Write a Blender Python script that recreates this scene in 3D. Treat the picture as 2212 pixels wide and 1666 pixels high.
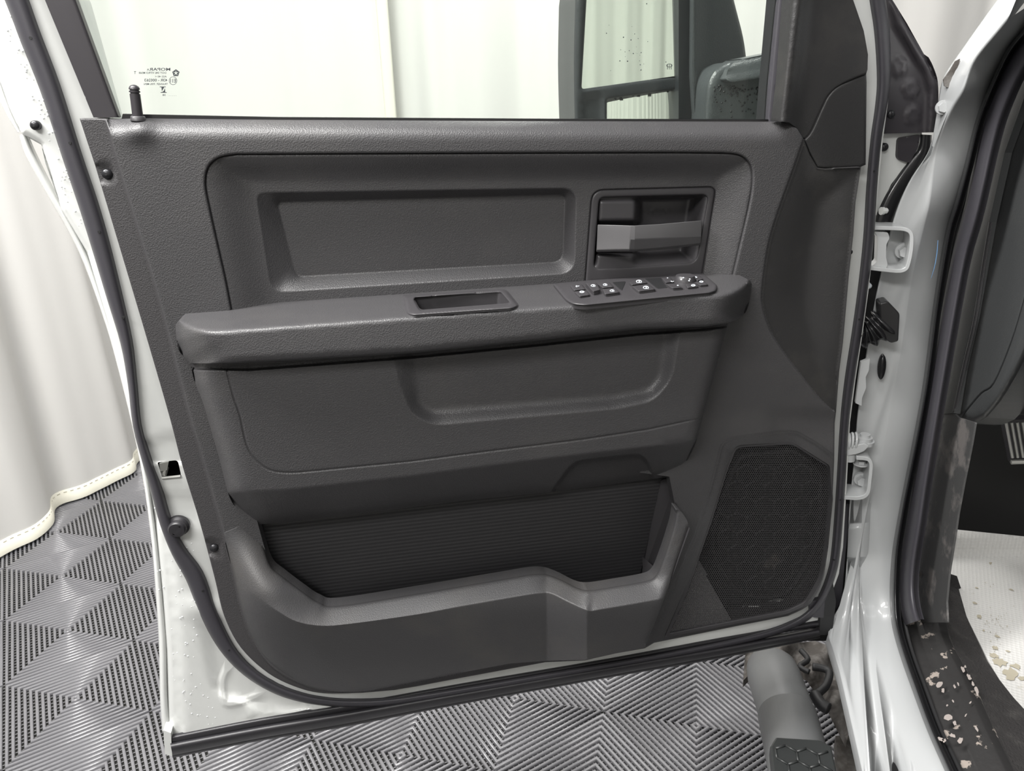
import bpy, bmesh, math, random
import numpy as np
from mathutils import Vector, Matrix
from mathutils.geometry import delaunay_2d_cdt

random.seed(7); rng = np.random.default_rng(7)
scn = bpy.context.scene
for o in list(bpy.data.objects): bpy.data.objects.remove(o)
COL = scn.collection

# ------------------------------------------------------------------ camera
FPX = 1620.9; PITCH = .3776; ROLL = -.0277; T = .33
CAM = np.array([0, 0, 4.547 * T])
_fw = np.array([0, math.cos(PITCH), -math.sin(PITCH)]); _rt = np.array([1., 0, 0]); _up = np.cross(_rt, _fw)
RT = _rt * math.cos(ROLL) + _up * math.sin(ROLL); UP = -_rt * math.sin(ROLL) + _up * math.cos(ROLL)
cd = bpy.data.cameras.new('camera'); cam = bpy.data.objects.new('camera', cd); COL.objects.link(cam)
cd.sensor_fit = 'HORIZONTAL'; cd.sensor_width = 36; cd.lens = FPX / 2212 * 36; cd.clip_start = .02
cam.matrix_world = Matrix(((RT[0], UP[0], -_fw[0], CAM[0]), (RT[1], UP[1], -_fw[1], CAM[1]), (RT[2], UP[2], -_fw[2], CAM[2]), (0, 0, 0, 1)))
scn.camera = cam

# ------------------------------------------------------------------ light
scn.view_settings.view_transform = 'Standard'; scn.view_settings.look = 'None'
scn.view_settings.gamma = 1; scn.view_settings.use_curve_mapping = False
scn.view_settings.exposure = 0.35
W = bpy.data.worlds.new('world'); scn.world = W; W.use_nodes = True
W.node_tree.nodes['Background'].inputs[0].default_value = (.93, .96, 1, 1)
W.node_tree.nodes['Background'].inputs[1].default_value = .16
def area(name, loc, target, sx, sy, power, col=(1, .985, .96)):
    l = bpy.data.lights.new(name, 'AREA'); l.shape = 'RECTANGLE'; l.size = sx; l.size_y = sy; l.energy = power; l.color = col
    o = bpy.data.objects.new(name, l); COL.objects.link(o); o.location = loc
    o.rotation_euler = (Vector(target) - Vector(loc)).to_track_quat('-Z', 'Y').to_euler(); return o
area('ceiling_and_fill_light', (-1.25, .5, 2.95), (.1, 1.1, .9), .35, 1.2, 74)
area('ceiling_and_fill_light', (-.35, .5, 3.0), (-.1, 1.0, .6), .9, .25, 26)
area('ceiling_and_fill_light', (-1.0, -1.1, 2.9), (0, 1.0, .8), 1.2, .3, 40)
area('ceiling_and_fill_light', (0, -1.0, 3.2), (0, -2.6, .8), 1.6, .3, 40)  # added fill lamp, brightens the rear curtain that the mirror glasses reflect
area('ceiling_and_fill_light', (-1.5, 1.5, 3.25), (-1.9, 2.2, .6), .4, 1.4, 52)
area('ceiling_and_fill_light', (.5, 2.7, 3.2), (.3, 2.6, 0), 1.8, .4, 40)

# ------------------------------------------------------------------ materials
def mat(name, col, rough=.5, metal=0, bump=None, coat=0, spec=.5, mottle=None, emis=None):
    m = bpy.data.materials.new(name); m.use_nodes = True; nt = m.node_tree; b = nt.nodes['Principled BSDF']
    b.inputs['Base Color'].default_value = (*col, 1); b.inputs['Roughness'].default_value = rough
    b.inputs['Metallic'].default_value = metal; b.inputs['Coat Weight'].default_value = coat
    b.inputs['Specular IOR Level'].default_value = spec
    tc = nt.nodes.new('ShaderNodeTexCoord')
    if bump:
        kind, scale, strength, dist = bump
        if kind == 'grain':
            v = nt.nodes.new('ShaderNodeTexVoronoi'); v.feature = 'SMOOTH_F1'; v.inputs['Scale'].default_value = scale; v.inputs['Smoothness'].default_value = .35
            nt.links.new(tc.outputs['Object'], v.inputs['Vector'])
            h = v.outputs['Distance']
        else:
            v = nt.nodes.new('ShaderNodeTexNoise'); v.inputs['Scale'].default_value = scale; v.inputs['Detail'].default_value = 4
            nt.links.new(tc.outputs['Object'], v.inputs['Vector']); h = v.outputs['Fac']
        bp = nt.nodes.new('ShaderNodeBump'); bp.inputs['Strength'].default_value = strength; bp.inputs['Distance'].default_value = dist
        nt.links.new(h, bp.inputs['Height']); nt.links.new(bp.outputs['Normal'], b.inputs['Normal'])
    if mottle:
        col2, scale, lo, hi = mottle
        n = nt.nodes.new('ShaderNodeTexNoise'); n.inputs['Scale'].default_value = scale; n.inputs['Detail'].default_value = 6; n.inputs['Roughness'].default_value = .6
        nt.links.new(tc.outputs['Object'], n.inputs['Vector'])
        r = nt.nodes.new('ShaderNodeMapRange'); r.inputs[1].default_value = lo; r.inputs[2].default_value = hi
        nt.links.new(n.outputs['Fac'], r.inputs[0])
        mx = nt.nodes.new('ShaderNodeMix'); mx.data_type = 'RGBA'; mx.inputs[6].default_value = (*col, 1); mx.inputs[7].default_value = (*col2, 1)
        nt.links.new(r.outputs[0], mx.inputs[0]); nt.links.new(mx.outputs[2], b.inputs['Base Color'])
    return m
M = {}
M['trim'] = mat('black_grained_plastic', (.050, .0487, .051), .42, bump=('grain', 620, .4, .0008), mottle=((.059, .057, .058), 9, .5, .75))
M['trim_flange'] = mat('black_flange_plastic', (.042, .040, .042), .55, bump=('grain', 620, .38, .0008))
M['trim_front_shaded'] = mat('black_front_trim_shaded', (.021, .0205, .021), .5, bump=('grain', 600, .3, .0005), mottle=((.038, .036, .034), 9, .52, .75))  # darker trim copy; the shade of the right-facing pieces is in its colour
M['trim_smooth'] = mat('black_smooth_plastic', (.042, .040, .043), .42, bump=('noise', 900, .12, .0004))
M['pocket'] = mat('black_pocket_plastic', (.046, .045, .047), .5, bump=('grain', 620, .28, .0007), mottle=((.06, .057, .055), 7, .5, .72))
M['lever'] = mat('charcoal_handle_plastic', (.085, .083, .086), .38)
M['dark'] = mat('black_void_plastic', (.008, .008, .009), .6)
M['grille'] = mat('black_speaker_mesh', (.075, .073, .075), .4, mottle=((.17, .155, .145), 11, .64, .76))
M['rubber'] = mat('black_rubber', (.022, .021, .024), .42, bump=('noise', 200, .08, .001))
M['rubber_grey'] = mat('dark_grey_rubber_seal', (.04, .038, .045), .45)
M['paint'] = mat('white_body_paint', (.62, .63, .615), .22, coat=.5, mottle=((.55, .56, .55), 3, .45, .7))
M['paint_dimmed'] = mat('white_paint_dimmed', (.42, .43, .435), .32, coat=.35)  # same white paint, dimmed in the colour where lamps overexpose the pillar
M['frame'] = mat('black_window_frame', (.03, .027, .031), .4)
M['mirror_shell'] = mat('dark_grey_mirror_plastic', (.012, .014, .016), .4, bump=('grain', 500, .2, .0006))
M['mirror_back'] = mat('grey_textured_mirror_shell', (.045, .05, .052), .38, bump=('grain', 500, .3, .0008))
M['mirror_glass'] = mat('mirror_surface', (.86, .86, .82), .015, metal=1)
M['mark'] = mat('dark_grey_print', (.035, .04, .045), .6)
M['icon'] = mat('white_button_print', (.55, .58, .62), .5)
M['screw'] = mat('black_screw_metal', (.03, .03, .033), .28, metal=.5)
M['steel'] = mat('bare_metal', (.45, .45, .43), .35, metal=.8)
M['curtain_seam'] = None
M['hem'] = mat('cream_hem_fabric', (.72, .70, .60), .85, bump=('noise', 500, .3, .001))
M['stitch'] = mat('tan_stitch_thread', (.5, .47, .38), .9)
M['tile'] = mat('grey_floor_tile_plastic', (.15, .148, .158), .27, coat=.35, mottle=((.18, .178, .188), 2.2, .4, .7))
M['tile_base'] = mat('black_tile_base', (.012, .012, .010), .7)
M['bar'] = mat('grey_step_bar_coating', (.135, .138, .14), .42, bump=('noise', 900, .15, .0005))
M['mud'] = mat('muddy_brown_metal', (.06, .052, .046), .7, bump=('noise', 40, .6, .008), mottle=((.16, .15, .14), 16, .45, .6))
M['step_tread'] = mat('black_step_tread', (.028, .03, .03), .4)
M['sill'] = mat('scuffed_black_sill', (.025, .024, .024), .42, bump=('noise', 90, .3, .002), mottle=((.30, .26, .23), 34, .605, .63))
M['carpet'] = mat('black_carpet', (.022, .02, .02), .9, bump=('noise', 300, .8, .004), mottle=((.045, .042, .04), 25, .5, .7))
M['interior'] = mat('dark_grey_interior_plastic', (.04, .042, .043), .45, bump=('grain', 500, .3, .0005))
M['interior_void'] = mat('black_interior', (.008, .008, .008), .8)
M['liner'] = mat('black_fender_liner', (.012, .012, .013), .55)
M['gap'] = mat('black_rubber_gloss', (.012, .012, .013), .25)
M['kick'] = mat('dusty_kick_panel', (.05, .05, .05), .5, bump=('grain', 500, .25, .0005), mottle=((.12, .112, .108), 18, .54, .64))
M['drop'] = mat('water_drop', (.75, .77, .77), .05, coat=1)
M['dirt'] = mat('tan_dirt', (.34, .31, .24), .7)
M['blue'] = mat('blue_pen', (.12, .25, .45), .5)

def curtain_mat(name, col):
    m = bpy.data.materials.new(name); m.use_nodes = True; nt = m.node_tree; b = nt.nodes['Principled BSDF']; out = nt.nodes['Material Output']
    b.inputs['Base Color'].default_value = (*col, 1); b.inputs['Roughness'].default_value = .85; b.inputs['Specular IOR Level'].default_value = .2
    t = nt.nodes.new('ShaderNodeBsdfTranslucent'); t.inputs[0].default_value = (*col, 1)
    mx = nt.nodes.new('ShaderNodeMixShader'); mx.inputs[0].default_value = .35
    nt.links.new(b.outputs[0], mx.inputs[1]); nt.links.new(t.outputs[0], mx.inputs[2]); nt.links.new(mx.outputs[0], out.inputs[0]); return m
M['curtain'] = curtain_mat('white_curtain_fabric', (.82, .81, .785))
M['curtain_b'] = curtain_mat('cream_curtain_fabric', (.85, .83, .76))

def glass_mat():
    m = bpy.data.materials.new('green_tinted_glass'); m.use_nodes = True; nt = m.node_tree; nt.nodes.remove(nt.nodes['Principled BSDF']); out = nt.nodes['Material Output']
    t = nt.nodes.new('ShaderNodeBsdfTransparent'); t.inputs[0].default_value = (.945, .978, .955, 1)
    g = nt.nodes.new('ShaderNodeBsdfGlossy'); g.inputs['Roughness'].default_value = .0
    fr = nt.nodes.new('ShaderNodeFresnel'); fr.inputs[0].default_value = 1.35
    mx = nt.nodes.new('ShaderNodeMixShader'); nt.links.new(fr.outputs[0], mx.inputs[0])
    nt.links.new(t.outputs[0], mx.inputs[1]); nt.links.new(g.outputs[0], mx.inputs[2]); nt.links.new(mx.outputs[0], out.inputs[0]); return m
M['glass'] = glass_mat()
def ribbed_mat():      # fine moulded horizontal ribs
    m = mat('ribbed_black_plastic', (.022, .0215, .023), .5); nt = m.node_tree; b = nt.nodes['Principled BSDF']
    tc = nt.nodes.new('ShaderNodeTexCoord'); w = nt.nodes.new('ShaderNodeTexWave'); w.bands_direction = 'Z'; w.inputs['Scale'].default_value = 50
    bp = nt.nodes.new('ShaderNodeBump'); bp.inputs['Strength'].default_value = .3; bp.inputs['Distance'].default_value = .001
    nt.links.new(tc.outputs['Object'], w.inputs['Vector']); nt.links.new(w.outputs['Fac'], bp.inputs['Height']); nt.links.new(bp.outputs['Normal'], b.inputs['Normal']); return m
M['ribbed'] = ribbed_mat()
def vinyl_mat():       # embossed diamond dots with dried splashes
    m = mat('white_embossed_floor_mat', (.52, .515, .50), .4, mottle=((.36, .34, .29), 9, .63, .68)); nt = m.node_tree; b = nt.nodes['Principled BSDF']
    tc = nt.nodes.new('ShaderNodeTexCoord'); v = nt.nodes.new('ShaderNodeTexVoronoi'); v.inputs['Scale'].default_value = 150; v.inputs['Randomness'].default_value = 0
    mp = nt.nodes.new('ShaderNodeMapping'); mp.inputs['Rotation'].default_value = (0, 0, .5)
    bp = nt.nodes.new('ShaderNodeBump'); bp.inputs['Strength'].default_value = .5; bp.inputs['Distance'].default_value = .002
    nt.links.new(tc.outputs['Object'], mp.inputs[0]); nt.links.new(mp.outputs[0], v.inputs['Vector']); nt.links.new(v.outputs['Distance'], bp.inputs['Height']); nt.links.new(bp.outputs['Normal'], b.inputs['Normal']); return m
M['mat'] = vinyl_mat()

# ------------------------------------------------------------------ place frames: a sight line meets a plane of the place
def rays(x, y):
    x = np.asarray(x, float); y = np.asarray(y, float)
    return _fw + np.multiply.outer((x - 1106) / FPX, RT) - np.multiply.outer((y - 833) / FPX, UP)
class Plane:
    def __init__(s, p, n): s.p = np.array(p, float); s.n = np.array(n, float) / np.linalg.norm(n)
    def __call__(s, x, y, w=0):
        r = rays(x, y); k = ((s.p - CAM) @ s.n + w) / (r @ s.n); return CAM + r * np.asarray(k)[..., None]
DA = np.array([-.5592, .9204, .55]); DD = np.array([.98635, .16463, 0]); DN = np.array([.16463, -.98635, 0])
Dp = Plane(DA, DN)                                        # inner face of the open door, w towards the seat
B0 = np.array([.569, 1.108, 0]); BF = np.array([.226, .974, 0]); BO = np.array([-.974, .226, 0])
Op = Plane(B0, BO)                                        # side of the truck body, w outwards
Fp = Plane(B0, BF)                                        # cross section of the body, w towards the front
Zp = Plane((0, 0, 0), (0, 0, 1))
FD = lambda x, y, w=0: Dp(x, y, w)
def pt(P, x, y, w=0): return Vector(P(x, y, w))

# ------------------------------------------------------------------ object helpers
ORG = {}
def thing(name, label, cat, loc, group=None):
    o = bpy.data.objects.new(name, None); COL.objects.link(o); o.location = loc; o.empty_display_size = .1
    o['label'] = label; o['category'] = cat; ORG[o] = Vector(loc)
    if group: o['group'] = group
    return o
def tag(o, label=None, cat=None, group=None, kind=None):
    for k, v in (('label', label), ('category', cat), ('group', group), ('kind', kind)):
        if v: o[k] = v
    return o
def mk(name, verts, faces, m, parent=None, smooth=True, label=None):
    org = ORG.get(parent, Vector((0, 0, 0))) if parent is not None else None
    v = np.asarray(verts, float)
    if parent is None: org = Vector((float(v[:, 0].mean()), float(v[:, 1].mean()), float(v[:, 2].min())))
    me = bpy.data.meshes.new(name); me.from_pydata((v - np.array(org)).tolist(), [], [tuple(int(i) for i in f) for f in faces]); me.update()
    if smooth: me.polygons.foreach_set('use_smooth', [True] * len(me.polygons))
    me.materials.append(m)
    o = bpy.data.objects.new(name, me); COL.objects.link(o)
    if parent is not None: o.parent = parent; ORG[o] = org
    else: o.location = org; ORG[o] = org
    if label: o['label'] = label
    return o

class MB:
    def __init__(s): s.v = []; s.f = []
    def add(s, v, f):
        n = len(s.v); s.v += [tuple(p) for p in v]; s.f += [tuple(i + n for i in q) for q in f]
    def box(s, c, ax, ay, az, hx, hy, hz, bev=0):
        bm = bmesh.new(); bmesh.ops.create_cube(bm, size=2)
        for v in bm.verts: v.co = Vector((v.co.x * hx, v.co.y * hy, v.co.z * hz))
        if bev: bmesh.ops.bevel(bm, geom=bm.edges[:], offset=bev, segments=2, affect='EDGES')
        Mx = Matrix((ax, ay, az)).transposed()
        s.add([Vector(c) + Mx @ v.co for v in bm.verts], [[v.index for v in f.verts] for f in bm.faces] if not bm.verts.index_update() else 0); bm.free()
    def tube(s, pts, rad, n=12, cap=True, flat=1.0, updir=None):
        pts = [Vector(p) for p in pts]; rad = rad if hasattr(rad, '__len__') else [rad] * len(pts); rings = []
        t0 = (pts[1] - pts[0]).normalized(); nrm = Vector(updir) if updir is not None else t0.orthogonal(); base = len(s.v)
        for i, p in enumerate(pts):
            t = (pts[min(i + 1, len(pts) - 1)] - pts[max(i - 1, 0)]).normalized()
            nrm = (nrm - t * nrm.dot(t)).normalized(); b = t.cross(nrm)
            for k in range(n):
                a = 2 * math.pi * k / n; s.v.append(tuple(p + nrm * math.cos(a) * rad[i] * flat + b * math.sin(a) * rad[i]))
        for i in range(len(pts) - 1):
            for k in range(n):
                a = base + i * n + k; b2 = base + i * n + (k + 1) % n; s.f.append((a, b2, b2 + n, a + n))
        if cap:
            s.f.append(tuple(base + k for k in range(n))[::-1]); e = base + (len(pts) - 1) * n; s.f.append(tuple(e + k for k in range(n)))
    def prism(s, pts, d):
        n = len(pts); d = Vector(d); base = len(s.v)
        s.v += [tuple(Vector(p)) for p in pts] + [tuple(Vector(p) + d) for p in pts]
        s.f.append(tuple(base + i for i in range(n))); s.f.append(tuple(base + n + i for i in range(n))[::-1])
        for i in range(n):
            j = (i + 1) % n; s.f.append((base + j, base + i, base + n + i, base + n + j))
    def out(s, name, m, parent=None, smooth=False, label=None): return mk(name, s.v, s.f, m, parent, smooth, label)
def shade_angle(o, deg=35):
    me = o.data; me.polygons.foreach_set('use_smooth', [True] * len(me.polygons))
    bm = bmesh.new(); bm.from_mesh(me)
    bmesh.ops.recalc_face_normals(bm, faces=bm.faces[:])
    for e in bm.edges:
        if len(e.link_faces) == 2 and e.calc_face_angle(0) > math.radians(deg): e.smooth = False
    bm.to_mesh(me); bm.free(); return o

# ------------------------------------------------------------------ outlines
def cat(P, n=8, closed=False):                # smooth curve through points
    P = np.array(P, float); out = []
    N = len(P)
    for i in range(N if closed else N - 1):
        if closed: p0, p1, p2, p3 = P[i - 1], P[i], P[(i + 1) % N], P[(i + 2) % N]
        else: p0, p1, p2, p3 = P[max(i - 1, 0)], P[i], P[i + 1], P[min(i + 2, N - 1)]
        for k in range(n):
            t = k / n; out.append(.5 * ((2 * p1) + (-p0 + p2) * t + (2 * p0 - 5 * p1 + 4 * p2 - p3) * t * t + (-p0 + 3 * p1 - 3 * p2 + p3) * t ** 3))
    if not closed: out.append(P[-1])
    return np.array(out)
def rc(pts, n=6):                             # polygon with rounded corners (x, y, r)
    out = []; N = len(pts)
    for i in range(N):
        p = np.array(pts[i][:2], float); r = pts[i][2] if len(pts[i]) > 2 else 0
        if r <= 0: out.append(p); continue
        a = np.array(pts[i - 1][:2], float) - p; b = np.array(pts[(i + 1) % N][:2], float) - p
        la, lb = np.linalg.norm(a), np.linalg.norm(b); d = min(r, la * .48, lb * .48)
        s, e = p + a / la * d, p + b / lb * d
        for k in range(n + 1):
            t = k / n; out.append((1 - t) ** 2 * s + 2 * t * (1 - t) * p + t * t * e)
    return np.array(out)
def resample(P, step, closed=True):
    P = np.array(P, float); Q = np.vstack([P, P[:1]]) if closed else P; out = []
    for a, b in zip(Q[:-1], Q[1:]):
        k = max(1, int(math.ceil(np.linalg.norm(b - a) / step)))
        for i in range(k): out.append(a + (b - a) * i / k)
    if not closed: out.append(Q[-1])
    out = np.array(out); keep = [0]
    for i in range(1, len(out)):
        if np.linalg.norm(out[i] - out[keep[-1]]) > .25: keep.append(i)
    return out[keep]
def dseg(P, A, B):
    best = np.full(len(P), 1e9)
    for a, b in zip(A, B):
        ab = b - a; l2 = ab @ ab
        if l2 < 1e-12: continue
        ap = P - a; t = np.clip(ap @ ab / l2, 0, 1); d = ap - t[:, None] * ab; best = np.minimum(best, np.einsum('ij,ij->i', d, d))
    return np.sqrt(best)
def dpl(P, L): L = np.asarray(L, float); return dseg(P, L[:-1], L[1:])
def inside(P, L):
    L = np.asarray(L, float); x, y = P[:, 0], P[:, 1]; r = np.zeros(len(P), bool); j = len(L) - 1
    for i in range(len(L)):
        (xi, yi), (xj, yj) = L[i], L[j]
        if yi != yj:
            c = ((yi > y) != (yj > y)) & (x < (xj - xi) * (y - yi) / (yj - yi) + xi); r ^= c
        j = i
    return r
def sdf(P, L):
    L = np.asarray(L, float); d = dseg(P, L, np.roll(L, -1, 0)); return np.where(inside(P, L), d, -d)
def ss(a, b, x): t = np.clip((x - a) / (b - a), 0, 1); return t * t * (3 - 2 * t)
def smin(a, b, k): h = np.clip(.5 + .5 * (b - a) / k, 0, 1); return b + (a - b) * h - k * h * (1 - h)
def roll(d, r, amt): t = np.clip(1 - d / r, 0, 1); return -amt * (1 - np.sqrt(np.clip(1 - t * t, 0, 1)))
def side(P, L):                               # signed distance to an open line, positive on its right when walking it
    L = np.asarray(L, float); d = dpl(P, L); best = np.full(len(P), 1e9); sg = np.ones(len(P))
    for a, b in zip(L[:-1], L[1:]):
        ab = b - a; ap = P - a; t = np.clip(ap @ ab / (ab @ ab), 0, 1); q = ap - t[:, None] * ab; e = np.einsum('ij,ij->i', q, q)
        m = e < best - 1e-9; best[m] = e[m]; sg[m] = np.sign(ab[0] * ap[m, 1] - ab[1] * ap[m, 0])
    return d * np.where(sg == 0, 1, sg)

def patch(name, outline, h, m, parent, plane=Dp, step=7, holes=(), fine=(), fr=6, fstep=2.0, skirt=.012, bstep=4, label=None, smooth=True, hskirt=True):
    """relief panel: outline and holes in the photo frame, h gives the height over the plane"""
    if not callable(h) and not len(holes) and not fr:
        q = resample(outline, 1e6); q = q[::-1] if False else q; X = plane(q[:, 0], q[:, 1], h); k = len(q); f = tuple(range(k))
        nv = sum((np.cross(X[i] - X[0], X[(i + 1) % k] - X[0]) for i in range(1, k)), np.zeros(3))
        if nv @ (CAM - X[0]) < 0: X = X[::-1]
        off = plane.n * skirt * (1 if (CAM - plane.p) @ plane.n > 0 else -1)
        return mk(name, np.vstack([X, X - off]), [f, tuple(range(2 * k - 1, k - 1, -1))] + [((i + 1) % k, i, k + i, k + (i + 1) % k) for i in range(k)], m, parent, False, label)
    loops = [resample(outline, bstep)] + [resample(q, bstep) for q in holes]
    cre = [resample(q, bstep, False) for q in fine]
    O = loops[0]; lo, hi = O.min(0), O.max(0)
    def grid(s):
        gx = np.arange(lo[0], hi[0], s); gy = np.arange(lo[1], hi[1], s)
        X, Y = np.meshgrid(gx, gy); X = X + (np.arange(len(gy)) % 2)[:, None] * s * .5
        return np.c_[X.ravel(), Y.ravel()]
    def dist(G):
        d = dseg(G, O, np.roll(O, -1, 0))
        for q in loops[1:]: d = np.minimum(d, dseg(G, q, np.roll(q, -1, 0)))
        for q in cre: d = np.minimum(d, dpl(G, q))
        return d
    def keep(G):
        k = inside(G, O)
        for q in loops[1:]: k &= ~inside(G, q)
        return G[k]
    offs = [o for o in (1.1, 2.4, 4.2, 6.5, 9.5, 13.5, 19) if o <= fr * 1.25]
    G = keep(grid(step)); d = dist(G); parts = [G[d > (offs[-1] + step * .5 if offs else 1)]]
    for li, q in enumerate(loops + cre):
        t = (np.roll(q, -1, 0) - np.roll(q, 1, 0)) if li < len(loops) else np.gradient(q, axis=0)
        t = t / np.maximum(np.linalg.norm(t, axis=1)[:, None], 1e-6); nr = np.c_[-t[:, 1], t[:, 0]]
        for oi, o in enumerate(offs):
            for sg in (-1, 1):
                C = (q + nr * o * sg)[::1 if oi < 3 else 2]
                C = keep(C)
                if len(C): parts.append(C[dist(C) > .82 * o])
    allp = np.vstack(parts); _, ui = np.unique((allp / .8).round(), axis=0, return_index=True); parts = [allp[np.sort(ui)]]
    verts = []; edges = []; idx = 0; lr = []
    for q in loops:
        n = len(q); verts += q.tolist(); edges += [(idx + i, idx + (i + 1) % n) for i in range(n)]; lr.append((idx, n)); idx += n
    for q in parts: verts += q.tolist(); idx += len(q)
    res = delaunay_2d_cdt([Vector(v) for v in verts], edges, [], 0, 1e-5)
    V = np.array([tuple(v) for v in res[0]]); Fc = [f for f in res[2]]
    cen = np.array([V[list(f)].mean(0) for f in Fc]); k = inside(cen, O)
    for q in loops[1:]: k &= ~inside(cen, q)
    Fc = [f for f, kk in zip(Fc, k) if kk]
    hh = h(V) if callable(h) else np.full(len(V), float(h))
    X = plane(V[:, 0], V[:, 1], hh)
    # orient towards the camera
    f0 = Fc[len(Fc) // 2]; a, b, c = X[f0[0]], X[f0[1]], X[f0[2]]
    if np.cross(b - a, c - a) @ (CAM - a) < 0: Fc = [tuple(reversed(f)) for f in Fc]
    X = X.tolist()
    if skirt:
        omap = {}
        for new, olds in enumerate(res[3]):
            for q in olds: omap[q] = new
        sg = 1 if (CAM - plane.p) @ plane.n > 0 else -1
        off = plane.n * skirt * sg
        for li, (st, n) in enumerate(lr):
            if li and not hskirt: continue
            ids = [omap.get(st + i) for i in range(n)]; ids = [i for i in ids if i is not None]; b0 = len(X); nn = len(ids)
            for i in ids: X.append(list(X[i]))
            for i in ids: X.append([X[i][j] - off[j] for j in range(3)])
            for i in range(nn):
                j = (i + 1) % nn; Fc.append((b0 + j, b0 + i, b0 + nn + i, b0 + nn + j) if not li else (b0 + i, b0 + j, b0 + nn + j, b0 + nn + i))
    return mk(name, X, Fc, m, parent, smooth, label)

def band(name, line, hw, m, parent, plane=Dp, w0=0, h=.006, n=8, label=None, back=True, sm=4):
    """rubber-like bead along a line; hw and w0 numbers or one per point"""
    L = np.array(line, float); k = len(L)
    hw = np.full(k, hw, float) if np.isscalar(hw) else np.array(hw, float); w0 = np.full(k, w0, float) if np.isscalar(w0) else np.array(w0, float)
    C = cat(np.c_[L, hw, w0], sm); P, hw, w0 = C[:, :2], C[:, 2], C[:, 3]
    t = np.gradient(P, axis=0); t /= np.linalg.norm(t, axis=1)[:, None]; nr = np.c_[-t[:, 1], t[:, 0]]
    X = []; cols = []
    for q in np.linspace(-1, 1, n + 1):
        Q = P + nr * (hw * q)[:, None]; cols.append(plane(Q[:, 0], Q[:, 1], w0 + h * math.sqrt(max(0, 1 - q * q))))
    if back: cols.append(cols[-1] - plane.n * .004 * (1 if (CAM - plane.p) @ plane.n > 0 else -1)); cols.insert(0, cols[0] - plane.n * .004 * (1 if (CAM - plane.p) @ plane.n > 0 else -1))
    c = len(cols); r = len(P); X = np.stack(cols, 1).reshape(-1, 3)
    F = [(i * c + j, i * c + j + 1, (i + 1) * c + j + 1, (i + 1) * c + j) for i in range(r - 1) for j in range(c - 1)]
    return mk(name, X, F, m, parent, True, label)
def loft(name, curves, m, parent, N=60, sub=1, label=None, smooth=True):
    """surface through 3D curves"""
    cs = []
    for c in curves:
        c = np.array(c, float); d = np.r_[0, np.cumsum(np.linalg.norm(np.diff(c, axis=0), axis=1))]; t = np.linspace(0, d[-1], N)
        cs.append(np.stack([np.interp(t, d, c[:, i]) for i in range(3)], 1))
    X = np.stack(cs, 1); c = len(cs); X = X.reshape(-1, 3)
    F = [(i * c + j, i * c + j + 1, (i + 1) * c + j + 1, (i + 1) * c + j) for i in range(N - 1) for j in range(c - 1)]
    return mk(name, X, F, m, parent, smooth, label)
def hexnut(mb, c, axis, r, hgt, n=6, flange=0):
    axis = Vector(axis).normalized(); u = axis.orthogonal().normalized(); v = axis.cross(u); c = Vector(c)
    if flange: mb.tube([c, c + axis * hgt * .3], [flange, flange * .96], 20)
    mb.prism([c + (u * math.cos(2 * math.pi * k / n) + v * math.sin(2 * math.pi * k / n)) * r for k in range(n)], axis * hgt)
def screw(name, plane, x, y, w, rpx, m, parent):
    c = pt(plane, x, y, w); r = (pt(plane, x + rpx, y, w) - c).length; nrm = Vector(plane.n) * (1 if (CAM - plane.p) @ plane.n > 0 else -1)
    mb = MB(); mb.tube([c - nrm * .006, c, c + nrm * r * .35, c + nrm * r * .55], [r, r, r * .8, r * .35], 20)
    o = mb.out(name, m, parent); shade_angle(o, 50)
    s = MB(); hexnut(s, c + nrm * r * .54, nrm, r * .26, .0006); s.out('drive_recess', M['dark'], o)
    return o

# ================================================================== floor of interlocking ribbed tiles
GY, GX, GYY = .5515, -5.3819, 6.6732
def tile_pt(u, v): c, s = math.cos(GY), math.sin(GY); return (T * (c * u + s * v + GX), T * (s * u - c * v + GYY))
def build_floor():
    V = []; F = []
    NR = 12; hw = .27
    prof = [(-1, -.011), (-1, -.0028), (-.62, -.0006), (0, 0), (.62, -.0006), (1, -.0028), (1, -.011)]
    for iu in range(-4, 8):
        for iv in range(-6, 8):
            cx, cy = tile_pt(iu + .5, iv + .5)
            if not (-2.9 < cx < 2.3 and .2 < cy < 4.2): continue
            for r in range(NR):
                R = (r + .5) / NR * .5; b = len(V)
                for (du, dv) in ((-1, -1), (1, -1), (1, 1), (-1, 1)):
                    for q, z in prof:
                        rr = R + q * hw / NR * .5
                        x, y = tile_pt(iu + .5 + du * rr, iv + .5 + dv * rr); V.append((x, y, z))
                k = len(prof)
                for s in range(4):
                    for j in range(k - 1):
                        a = b + s * k + j; c = b + ((s + 1) % 4) * k + j; F.append((a, c, c + 1, a + 1))
            for r in range(24):          # cross ties under the ribs
                q = (r + .5) / 24 - .5
                for d in (0, 1):
                    for sg in (-1, 1):
                        e = abs(q); P = [(q - .004, sg * e), (q + .004, sg * e), (q + .004, sg * .5), (q - .004, sg * .5)]
                        b = len(V)
                        for a_, c_ in P:
                            uu, vv = (a_, c_) if d == 0 else (c_, a_)
                            x, y = tile_pt(iu + .5 + uu, iv + .5 + vv); V.append((x, y, -.0075))
                        F.append((b, b + 1, b + 2, b + 3))
    o = mk('floor', V, F, M['tile']); o['kind'] = 'structure'
    bm = bmesh.new(); bm.from_mesh(o.data); bmesh.ops.recalc_face_normals(bm, faces=bm.faces[:]); bm.to_mesh(o.data); bm.free()
    mb = MB(); mb.box((0, 1, -.021), Vector((1, 0, 0)), Vector((0, 1, 0)), Vector((0, 0, 1)), 4.5, 4.8, .009)
    b = mb.out('floor', M['tile_base']); b['kind'] = 'structure'
build_floor()

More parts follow.
